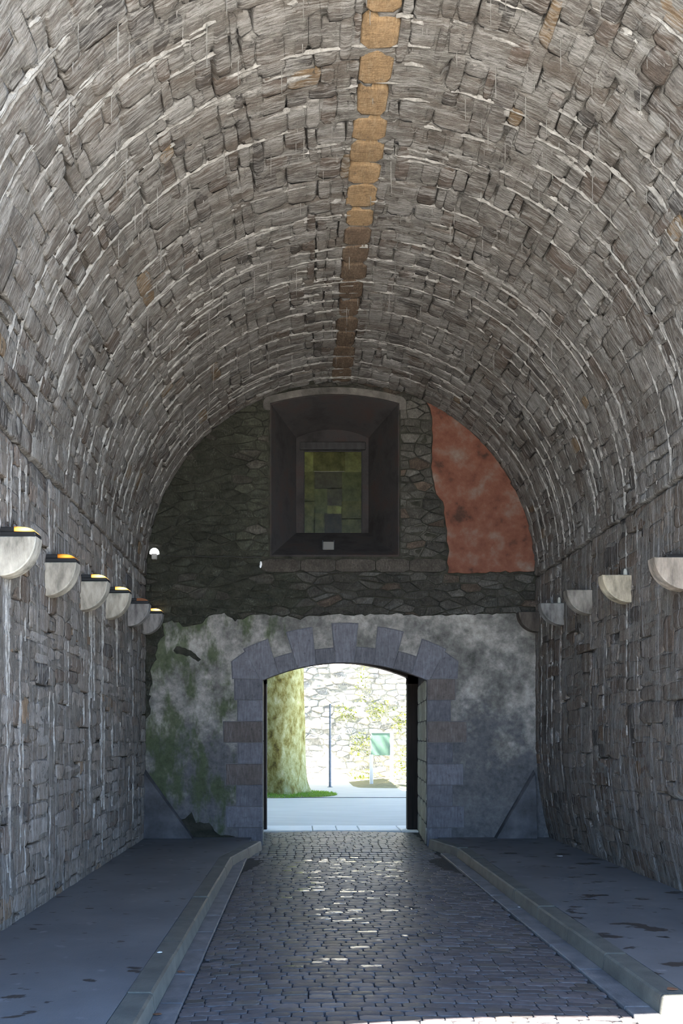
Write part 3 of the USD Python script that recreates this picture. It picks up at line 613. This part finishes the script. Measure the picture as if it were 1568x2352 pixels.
# ------------------------------------------------------------------ floor: setts, gutters, sidewalks
floor = thing('floor', 'dark glossy sett roadway running through the tunnel', 'floor', kind='structure')
put('roadbed', bx(-1.0, 2.25, 3.0, 13.95, -0.3, -0.017), M['sett_bed'], floor)
put('roadbed', bx(-1.0, 2.25, -14, 3.0, -0.3, -0.006), M['near_ground'], floor)
def camber(x, y): return 0.035 * (1 - ((x - 0.6) / 1.35) ** 2) + 0.012 * (meshkit.noise(np.stack([x * 0.9, y * 0.9, 0 * x], -1), 3) - 0.5) * 2
setts, wet = [], []
y = 3.0; row = 0
while y < 13.9:
    far_row = y > 10.55
    dy = R.uniform(0.15, 0.20) if far_row else R.uniform(0.074, 0.092); x = -0.70 - R.uniform(0, 0.12) * (row % 2)
    if y + dy > 13.93: break
    drift = NR.normal(0, 0.003)
    while x < 1.9:
        dx = R.uniform(0.10, 0.15) if far_row else R.uniform(0.12, 0.19)
        a, b = max(x, -0.70), min(x + dx, 1.90)
        if b - a > 0.05:
            o = quad_outline(a + 0.002, b - 0.002, y + 0.002 + drift, y + dy - 0.002 + drift, 0.0015)
            v, f = pillow(o, 0.004, 0.04, 0.07, rough=0.06)
            c = o.mean(0); mid = math.exp(-((c[0] - 0.55) / 0.75) ** 2)
            near_drain = abs(c[1] - 10.6) < 0.12 and abs(c[0] - 0.55) < 0.75
            is_wet = R.random() < (0.75 if near_drain else 0.15 * mid if 5.6 < c[1] < 11 else 0.0)
            tx, ty = NR.normal(0, 0.012), (NR.normal(0.004, 0.012) if is_wet else NR.normal(0, 0.013))
            z = v[:, 2] - 0.012 + camber(v[:, 0], v[:, 1]) + tx * (v[:, 0] - c[0]) + ty * (v[:, 1] - c[1]) + R.uniform(-0.002, 0.002) - 0.02 * math.exp(-((c[1] - 10.6) / 0.8) ** 2)
            k = R.uniform(0.75, 1.25); t = (0.088 * k, 0.077 * k, 0.080 * k) if R.random() < 0.85 else (0.088 * k, 0.075 * k, 0.068 * k)
            (wet if is_wet else setts).append((np.c_[v[:, 0], v[:, 1], z], f, t, v))
        x += dx
    y += dy; row += 1
lay(floor, 'polished_sett', wet, M['sett_wet'], most=90, rest='small_polished_setts')
lay(floor, 'sett', setts, M['sett'], most=290, rest='small_setts')
for (x0, x1) in ((-0.845, -0.705), (1.91, 2.065)):
    y = 3.0
    while y < 11.2:
        L = R.uniform(0.55, 0.85); z = R.uniform(-0.002, 0.004)
        put('gutter_stone', bx(x0, x1, y + 0.003, min(y + L, 11.3) - 0.003, -0.1, 0.008 + z, 0.006), M['gutter'], floor); y += L
ZW = 0.12
def sidewalk(pts, wallx, label, kerb_in):
    """pts: outer top edge of the kerb (x, y); the pavement behind it runs to the wall."""
    t = thing('sidewalk', label, 'pavement', kind='structure')
    p = np.array(pts); n = len(p); s = 1 if wallx > 0 else -1
    kw = 0.15
    ins = [(x + s * kw, y) for x, y in pts[:-1]] + [(pts[-1][0] + s * 0.16, pts[-1][1] - 0.10), (pts[-1][0] + s * 0.16, D)]
    poly = Polygon(ins + [(wallx, D), (wallx, 2.0)]).buffer(0)
    m = trimesh.creation.extrude_polygon(poly, 0.4, engine='earcut'); m.apply_translation((0, 0, ZW - 0.4 - 0.002))
    put('paving', m, M['asphalt_stained' if s > 0 else 'asphalt'], t)
    # kerb stones along the line
    dist = np.r_[0, np.cumsum(np.linalg.norm(np.diff(p, axis=0), axis=1))]
    stops = [0.0]
    while stops[-1] < dist[-1] - 0.35: stops.append(min(dist[-1], stops[-1] + R.uniform(0.75, 1.05)))
    stops[-1] = dist[-1]
    brk = sorted(set(stops) | set(dist[1:-1]))
    at = lambda q: np.array([np.interp(q, dist, p[:, 0]), np.interp(q, dist, p[:, 1])])
    for a, b in zip(brk[:-1], brk[1:]):
        if b - a < 0.06: continue
        A, Bq = at(a + 0.004), at(b - 0.004); dr = (Bq - A) / np.linalg.norm(Bq - A); nr = np.array([dr[1], -dr[0]]) * (1 if s > 0 else -1)
        if nr[0] * s < 0: nr = -nr
        h = ZW + R.uniform(-0.004, 0.006); c = 0.012; base = 0.025
        prof = [(-base, -0.1), (-base * 0.1, h - c), (c, h), (kw - 0.006, h), (kw - 0.006, -0.1)]
        pts3 = [(*(q + nr * o), z) for q in (A, Bq) for o, z in prof]
        put('kerb_stone', trimesh.convex.convex_hull(np.array(pts3)), M['kerb'], t)
    return t
sidewalk([(-0.86, 2.0), (-0.855, 6.0), (-0.85, 10.2), (-0.56, 11.75)], XL - 0.02, 'wide left footway with scored kerb line and dark spots', 0)
sidewalk([(2.08, 2.0), (2.075, 8.0), (2.09, 11.0), (1.86, 11.95)], XR + 0.22, 'right footway blotched with brown damp stains', 0)

# ------------------------------------------------------------------ outside: ground, far wall, tree
ground = thing('ground', 'pale shaded asphalt beyond the gateway and sunlit forecourt before the tunnel', 'ground', kind='structure')
put('forecourt', cat_m([bx(-16, -1.0, -14, 3.93, -0.3, 0.0), bx(2.25, 18, -14, 3.93, -0.3, 0.0)]), M['near_ground'], ground)
put('roadway', bx(-14, 16, 14.78, 34, -0.3, 0.0), M['far_ground'], ground)
put('roadway', bx(-14, 16, 14.3, 14.78, -0.3, -0.03), M['far_ground'], ground)
put('edge_strip', bx(-0.5, 6, 21.6, 21.68, -0.1, 0.012), M['gutter'], ground)
bs = thing('bastion', 'tall masonry flank of the fort left of the gateway, outside', 'wall', kind='structure')
put('masonry', cat_m([bx(-10, -6, 14.32, 27.5, -0.3, 13.8, 0.03), bx(-10, -6, 10.5, 14.32, 8.61, 13.8, 0.03)]), M['far_bed'], bs)
th = thing('threshold', 'row of pale worn threshold stones across the gateway', 'threshold')
xs = [-0.64, 0.205, 0.615, 1.0, 1.70, 2.0]
for a, b in zip(xs[:-1], xs[1:]): put('slab', bx(a + 0.006, b - 0.006, 13.96, 14.75, -0.03, 0.02 + R.uniform(-0.004, 0.004), 0.012), M['threshold'], th)
far = thing('stone_wall', 'sunlit pale stone wall beyond the gateway', 'wall', kind='structure')
FY = 30.0
put('mortar_bed', bx(-14, 16, FY, FY + 0.8, -0.3, 8.0), M['far_bed'], far)
reg = sbox(px(600, 0, FY)[0], -0.2, px(960, 0, FY)[0], px(0, 1500, FY)[1])
def tone_far(x, z):
    b = R.uniform(0.75, 1.2); c = (0.52, 0.49, 0.43) if R.random() < 0.75 else (0.38, 0.37, 0.36)
    return tuple(b * q for q in c)
lay(far, 'stone', cell_stones(cells(reg, 0.42, 0.2, 8), 0.025, (0.0, 0.05), tone_far, lambda v: np.c_[v[:, 0], FY - v[:, 2], v[:, 1]]), M['far_stone'], smooth=35)

def leaves(n, spread, size, seed, squash=(1, 1, 1)):
    rng = np.random.default_rng(seed)
    c = np.clip(rng.normal(0, 1, (n, 3)), -1.6, 1.6) * spread * np.array(squash)
    a = rng.normal(0, 1, (n, 3)); a /= np.linalg.norm(a, axis=1, keepdims=True); b = np.cross(a, rng.normal(0, 1, (n, 3))); b /= np.linalg.norm(b, axis=1, keepdims=True)
    s = size * rng.uniform(0.6, 1.3, (n, 1))
    v = np.stack([c - a * s, c + b * s * 0.45, c + a * s, c - b * s * 0.45], 1).reshape(-1, 3)
    f = np.arange(4 * n).reshape(-1, 4)
    return v, tri(f)
TX, TY = -0.62, 22.9
tree = thing('tree', 'mottled olive plane tree trunk just outside the gateway', 'tree', (TX, TY, 0))
hh = np.r_[np.linspace(-0.1, 1.2, 14), np.linspace(1.4, 7.5, 24)]; an = np.linspace(0, 2 * PI, 49)[:-1]
v = []
for h in hh:
    r = 0.735 + 0.03 * math.sin(h * 1.3) - 0.025 * max(h - 3, 0) + 0.16 * math.exp(-max(h, 0) / 0.28)
    lean = 0.02 * h if h < 3 else 0.06
    n = meshkit.fbm(np.stack([np.cos(an) * 1.6, np.sin(an) * 1.6, np.full_like(an, h * 0.7)], -1), 3, 4) - 0.45
    root = 0.11 * math.exp(-max(h, 0) / 0.3) * np.cos(an * 5 + 0.4)
    rr = r + 0.10 * n + root
    v.append(np.stack([lean * 0 + rr * np.cos(an), rr * np.sin(an), np.full_like(an, h)], -1))
v = np.vstack(v); f = []
for i in range(len(hh) - 1):
    for j in range(48):
        k = (j + 1) % 48; f.append((i * 48 + j, i * 48 + k, (i + 1) * 48 + k, (i + 1) * 48 + j))
put('trunk', (v, np.array(f)), M['bark'], tree, True)
for i, (dx, dy, dzz) in enumerate([(2.6, -1.5, 3.2), (-2.8, -1.0, 3.5), (1.2, 2.4, 3.8), (-1.0, 2.0, 4.5), (0.4, -2.6, 3.0)]):
    q = np.array([[0, 0, 6.6], [dx * 0.35, dy * 0.35, 6.6 + dzz * 0.45], [dx, dy, 6.6 + dzz]])
    put('branch', tube(q, [0.33, 0.2, 0.08], 10), M['bark'], tree)
lv, lf = leaves(3600, 1.0, 0.22, 5, (2.6, 2.6, 1.1)); lv += [0.0, 0.0, 11.0]
put('crown', (lv, lf), M['leaf'], tree, kind='stuff')
gx0, gx1 = px(590, 0, 22.2)[0], px(748, 0, 22.4)[0]
rng = np.random.default_rng(9)
gb = []
mound = lambda x, y: 0.07 * np.clip(1 - ((x + 0.7) / 1.75) ** 2 - ((y - 22.8) / 1.35) ** 2, 0, 1)
xx, yy = np.meshgrid(np.linspace(-2.5, 1.1, 30), np.linspace(21.4, 24.2, 24))
mv = np.stack([xx, yy, mound(xx, yy) - 0.004], -1).reshape(-1, 3)
mf = [(j * 30 + i, j * 30 + i + 1, (j + 1) * 30 + i + 1, (j + 1) * 30 + i) for j in range(23) for i in range(29)]
put('soil_mound', (mv, np.array(mf)), M['soil'], ground, True)
pv, pf = [], []
for k in range(5200):
    a, r = rng.uniform(0, 2 * PI), math.sqrt(rng.uniform(0.22, 1.0))
    x, y = -0.7 + 1.7 * r * math.cos(a), 22.8 + 1.3 * r * math.sin(a)
    h = rng.uniform(0.03, 0.085); th_ = rng.uniform(0, PI); w = 0.008; lx, ly = rng.normal(0, 0.03, 2); z = mound(np.array(x), np.array(y))
    b = len(pv); pv += [(x - w * math.cos(th_), y - w * math.sin(th_), z), (x + w * math.cos(th_), y + w * math.sin(th_), z), (x + lx, y + ly, z + h)]; pf.append((b, b + 1, b + 2))
put('grass', (np.array(pv), np.array(pf)), M['grass'], None, kind='stuff', label='bright green grass round the foot of the tree', cat='grass')
# mound, notice board, pole
SY = 27.0
xx, yy = np.meshgrid(np.linspace(1.6, 6.5, 30), np.linspace(25.6, 29.9, 24))
zz2 = 0.16 * np.clip((xx - 1.7) / 1.6, 0, 1) * np.clip((yy - 25.7) / 1.1, 0, 1) - 0.004
put('soil_bank', (np.stack([xx, yy, zz2], -1).reshape(-1, 3), np.array(mf)), M['soil'], ground, True)
nb = thing('notice_board', 'pale green notice board between two white posts', 'notice board')
pxs = lambda x: px(x, 0, SY)[0]; pzs = lambda y: px(0, y, SY)[1]
put('post', bx(pxs(895), pxs(904), SY, SY + 0.12, 0.0, pzs(1678), 0.01), M['post'], nb)
put('post', bx(pxs(849), pxs(857), SY, SY + 0.12, 0.0, pzs(1733), 0.01), M['post'], nb)
put('panel', bx(pxs(852), pxs(896), SY + 0.02, SY + 0.07, pzs(1735), pzs(1684), 0.008), M['board'], nb)
put('top_rail', bx(pxs(852), pxs(896), SY + 0.01, SY + 0.08, pzs(1684), pzs(1681), 0.006), M['post'], nb)
pl = thing('pole', 'slim blue-grey pole standing before the far wall', 'pole', (px(757.5, 0, 26.2)[0], 26.2, 0))
ph = px(0, 1617, 26.2)[1]
put('shaft', lathe([(0, -0.05), (0.036, -0.05), (0.036, ph * 0.62), (0.030, ph * 0.63), (0.030, ph - 0.01), (0.02, ph), (0, ph)], 14), M['pole'], pl, 40)
put('base_plate', lathe([(0, 0), (0.09, 0), (0.09, 0.012), (0.045, 0.02), (0.04, 0.06), (0, 0.06)], 14), M['pole'], pl, 40)
for i, (x, y, w, h, lab) in enumerate([(832, 1560, 0.16, 0.5, 'yellowish plant high on the far wall'), (795, 1640, 0.25, 0.2, 'loose plant on the far wall right of the pole'), (866, 1632, 0.24, 0.22, 'green creeper on the far wall above the notice board'), (918, 1655, 0.18, 0.30, 'leafy creeper on the far wall by the gateway edge'),
                                       (826, 1712, 0.2, 0.28, 'trailing plant on the far wall left of the notice board'), (830, 1788, 0.25, 0.2, 'low plant at the foot of the far wall'), (920, 1755, 0.16, 0.4, 'creeper on the far wall right of the notice board')]):
    X, Z = px(x, y, FY)
    v, f = leaves(120, 1.0, 0.055, 20 + i, (w, 0.06, h)); v[:, 1] = -np.abs(v[:, 1]) - (0.07 if i == 4 else 0.09)
    put('wall_plant', (v + [X, FY, Z], f), M['plant'], None, label=lab, cat='plant', kind='stuff')

# ------------------------------------------------------------------ corbels and lamps
def corbel_mesh(s, dep=0.28, hgt=0.30, th=0.16):
    """Half-round bracket: quarter ellipse in (x, z), extruded; s = +1 juts to +x. Origin: wall, top, middle."""
    a = np.linspace(0, PI / 2, 12)
    q = [(-0.06, 0.0), (-0.06, -hgt)] + [(dep * math.sin(t), -hgt * math.cos(t)) for t in a] 
    q = Polygon([(s * x, z) for x, z in q]).buffer(-0.008, join_style=2)
    core_ = prism(q, -th / 2, th / 2); inner = prism(Polygon([(s * x, z) for x, z in [(-0.06, 0.0), (-0.06, -hgt)] + [(dep * math.sin(t), -hgt * math.cos(t)) for t in a]]), -th / 2 + 0.01, th / 2 - 0.01)
    return trimesh.convex.convex_hull(np.vstack([core_.vertices, inner.vertices]))
lefts = [(6.33, 3.117, 'lit', 'half-round stone corbel nearest the viewer on the left wall, cut by the picture edge'), (7.45, 3.157, 'dim', 'second half-round corbel on the left wall, under the dimmer lamp'), (8.64, 3.21, 'lit', 'third half-round corbel along the left wall'),
         (9.74, 3.28, 'lit', 'fourth half-round corbel along the left wall, light flake on its face'), (11.01, 3.36, 'off', 'fifth left corbel, bluish, under the only unlit lamp'), (12.05, 3.385, 'lit', 'last left corbel, tucked against the end wall')]
rights = [(7.46, 3.205, 'half-round stone corbel at the right picture edge with pale bands'), (8.73, 3.295, 'second right corbel with cream and ochre face'), (9.89, 3.344, 'third right corbel, grey, with a dark fleck'), (10.96, 3.36, 'fourth right corbel, small and bluish grey'), (12.06, 3.41, 'last right corbel in the dark corner of the end wall')]
def lamp(s, loc, state, lab):
    t = thing('floodlight', lab, 'lamp', loc)
    L, th = 0.275, 0.15
    put('housing', bx(s * 0.0, s * L, -th / 2, th / 2, 0.002, 0.038, 0.008), M['black'], t)
    put('driver_box', bx(s * 0.0, s * 0.115, -th / 2 + 0.004, th / 2 - 0.004, 0.036, 0.072, 0.006), M['black'], t)
    # the lens: a bowed glass from the box to the tip
    n = 11; u = np.linspace(0, 1, n); X = 0.113 + (L - 0.005 - 0.113) * u; Zt = 0.036 + 0.040 * np.clip(1 - u ** 3.5, 0, 1) ** 0.8
    ys = np.array([-th / 2 + 0.003, -th / 2 + 0.02, 0, th / 2 - 0.02, th / 2 - 0.003]); v, g = [], []
    for i in range(n):
        for j in range(5):
            for k in (0, 1):
                z = 0.036 if k == 0 else Zt[i] - (0.004 if j in (0, 4) else 0)
                v.append((s * X[i], ys[j], z))
    # outer skin: front and back faces and top, each vertex with its nearness to the bulb
    idx = lambda i, j, k: (i * 5 + j) * 2 + k
    f = []
    for i in range(n - 1):
        for j in range(4): f.append((idx(i, j, 1), idx(i + 1, j, 1), idx(i + 1, j + 1, 1), idx(i, j + 1, 1)))
    m = []
    v = np.array(v)
    tv = [v]; tf = [tri(f)]; b = len(v)
    rows = np.linspace(0, 1, 5)
    for j in (0, 4):
        fv = np.array([(s * X[i], ys[j], 0.036 + (Zt[i] - 0.004 - 0.036) * r) for i in range(n) for r in rows])
        ff = [(i * 5 + r, (i + 1) * 5 + r, (i + 1) * 5 + r + 1, i * 5 + r + 1) for i in range(n - 1) for r in range(4)]
        tv.append(fv); tf.append(tri(ff) + b); b += len(fv)
    v = np.vstack(tv); f = np.vstack(tf)
    c = np.array([s * 0.20, 0, 0.052]); dd = np.abs(v - c) / [0.085, 0.2, 0.022]
    gl = np.clip(1.25 - np.sqrt(dd[:, 0] ** 2 + dd[:, 2] ** 2), 0, 1)
    put('lens', (v, f), M['lens' if state == 'lit' else 'lens_dim' if state == 'dim' else 'lens_off'], t, False, glow=gl, label='glowing amber lens' if state != 'off' else 'unlit amber lens')
    return t
lnames = ['brightest amber floodlight on the nearest left corbel', 'amber floodlight with a small orange glow on the second left corbel', 'lit amber floodlight on the third left corbel', 'lit amber floodlight on the fourth left corbel', 'dark unlit floodlight on the fifth left corbel', 'amber floodlight glaring at the end wall corner']
for i, (Z, zt, st, lab) in enumerate(lefts):
    c = thing('corbel', lab, 'corbel', (XL, Z, zt), group=None)
    k = (0.31, 0.295, 0.26) if i == 0 else (0.25, 0.235, 0.205) if i < 4 else (0.19, 0.185, 0.185)
    m = corbel_mesh(1); put('bracket', m, M['corbel'], c, 25, k, np.c_[m.vertices[:, 2], m.vertices[:, 0] * 2, m.vertices[:, 1]] if False else None)
    lamp(1, (XL, Z, zt), st, lnames[i])
for i, (Z, zt, lab) in enumerate(rights):
    c = thing('corbel', lab, 'corbel', (XR, Z, zt))
    m = corbel_mesh(-1, 0.30, 0.29)
    put('bracket', m, M['corbel'], c, 25, [(0.225, 0.195, 0.165), (0.27, 0.24, 0.185), (0.16, 0.15, 0.135), (0.15, 0.15, 0.15), (0.06, 0.052, 0.046)][i])

q = bx(-0.19, 0.0, -0.07, 0.07, 0.002, 0.028, 0.006)
lb = thing('lamp_base', 'flat black lamp base left on the right corbel at the picture edge', 'lamp base', (XR, 7.46, 3.205)); put('plate', q, M['black'], lb)
for (Z, zt, hh_, lab) in ((8.73, 3.295, 0.075, 'pale cable stub standing on the cream right corbel'), (10.96, 3.36, 0.085, 'pale cable stub standing on the small bluish right corbel')):
    st = thing('cable_stub', lab, 'cable end', (XR - 0.035, Z, zt)); put('cap', lathe([(0, 0), (0.022, 0), (0.020, hh_ * 0.7), (0.012, hh_), (0, hh_)], 12), M['pale_plastic'], st, 40)
# ------------------------------------------------------------------ small things
for side, lab in ((0, 'leaning triangular spur stone in the left corner of the end wall'), (1, 'leaning triangular spur stone in the right corner of the end wall')):
    if side == 0: q = [px(331, 1762), px(445, 1932), px(331, 1932)]
    else: q = [px(1224, 1768), px(1226, 1925), px(1134, 1925)]
    sp = thing('spur_stone', lab, 'stone')
    a = np.array(q); bse = a.copy()
    yb, yf = D - 0.01, D - 0.17
    pts = [(x, yb, max(z, ZW)) for x, z in q] + [(x, yf, max(z, ZW)) for x, z in q[1:]] + [(q[0][0], yf + 0.05, q[0][1] - 0.05)]
    if side: pts = [(x, yb, max(z, ZW)) for x, z in q] + [(q[0][0], yf + 0.05, q[0][1] - 0.05)] + [(x, yf, max(z, ZW)) for x, z in q[1:]]
    mm = trimesh.convex.convex_hull(np.array(pts))
    put('slab', mm, M['spur'], sp)
X, Z = px(357, 1275)
sc = thing('security_light', 'lit white domed security light high on the left of the end wall', 'light', (X, D - 0.02, Z))
put('dome', lathe([(0, 0.085), (0.03, 0.08), (0.055, 0.06), (0.07, 0.03), (0.074, 0.0), (0.066, -0.004), (0, -0.004)], 20, (0, -0.07, 0)), M['dome_lit'], sc, 40, label='lit white dome')
put('body', bx(-0.037, 0.037, -0.11, -0.03, -0.085, -0.004, 0.008), M['grey_plastic'], sc)
put('wall_bracket', bx(-0.02, 0.02, -0.04, 0.02, -0.06, -0.03, 0.004), M['grey_plastic'], sc)
X, Z = px(755, 1250)
zs_ = wz0 + (rz0 - wz0) * 0.25
fl = thing('niche_lamp', 'small grey box lamp on the dark window sill', 'lamp', (X, D + 0.25, zs_))
put('case', bx(-0.085, 0.085, -0.06, 0.06, 0.0, 0.125, 0.012), M['sooty_plastic'], fl)
put('bracket', cat_m([bx(-0.09, -0.08, -0.02, 0.02, -0.06, 0.15, 0.002), bx(0.08, 0.09, -0.02, 0.02, -0.06, 0.15, 0.002), bx(-0.09, 0.09, -0.02, 0.02, -0.07, -0.058, 0.002)]), M['black'], fl)
a, b = px(372, 1277), px(600, 1281)
cb = [(a[0] + (b[0] - a[0]) * t, D - 0.045, a[1] + (b[1] - a[1]) * t - 0.012 * math.sin(PI * t * 3) ** 2) for t in np.linspace(0, 1, 20)]
put('cable', tube(cb, 0.006, 6), M['cable'], None, True, label='thin black cable strung along the rubble to the window recess', cat='cable')
X, Z = px(599, 1298)
v, f = leaves(3, 0.015, 0.06, 77, (1, 0.3, 1.5))
rg = trimesh.creation.icosphere(2, 0.05); vv = np.array(rg.vertices); vv *= [0.35, 0.3, 1.0]; vv += 0.02 * (meshkit.noise(vv * 40, 2)[:, None] - 0.5); rg.vertices = vv + [X, D - 0.045, Z]
put('plaster_lump', rg, M['paper'], None, True, label='small white lump of plaster under the left foot of the window recess', cat='plaster')
# litter
def litter(name, x, y, zf, size, material, lab, c, seed):
    X, Yy = None, None
    h = EYE - zf; Yd = h * FPX / (y - VY); X = (x - VX) * Yd / FPX
    g = np.random.default_rng(seed); n = 7
    an = np.linspace(0, 2 * PI, n + 1)[:-1]; r = size * g.uniform(0.6, 1.2, n)
    top = np.c_[r * np.cos(an), r * np.sin(an) * 0.7, g.uniform(0.004, 0.25 * size, n)]
    v = np.vstack([top, [[0, 0, 0.12 * size + 0.004]], top - [0, 0, 0.003], [[0, 0, 0.12 * size + 0.001]]]); f = []
    for i in range(n):
        j = (i + 1) % n; f += [(i, j, n), (n + 1 + j, n + 1 + i, 2 * n + 1), (i, n + 1 + i, n + 1 + j), (i, n + 1 + j, j)]
    put(name, (v + [X, Yd, zf], np.array(f)), material, None, False, label=lab, cat=c)
litter('paper_scrap', 1286, 1967, ZW, 0.035, M['paper'], 'white scrap of paper far back on the right footway', 'paper', 1)
litter('paper_scrap', 367, 2188, ZW, 0.022, M['paper'], 'white scrap of paper on the left footway near the kerb', 'paper', 2)
litter('paper_scrap', 1192, 2084, 0.01, 0.016, M['paper'], 'tiny white scrap in the right gutter', 'paper', 3)
litter('paper_scrap', 408, 1923, ZW, 0.04, M['paper'], 'white rag at the foot of the left spur stone', 'paper', 7)
litter('dead_leaf', 1541, 2273, ZW, 0.035, M['dead_leaf'], 'reddish dead leaf on the right footway at the picture edge', 'leaf', 4)
litter('dead_leaf', 414, 2233, 0.01, 0.03, M['dead_leaf'], 'brown dead leaf in the left gutter', 'leaf', 5)
litter('dead_leaf', 362, 2330, 0.01, 0.025, M['dead_leaf'], 'brown dead leaf under the left kerb at the bottom edge', 'leaf', 6)
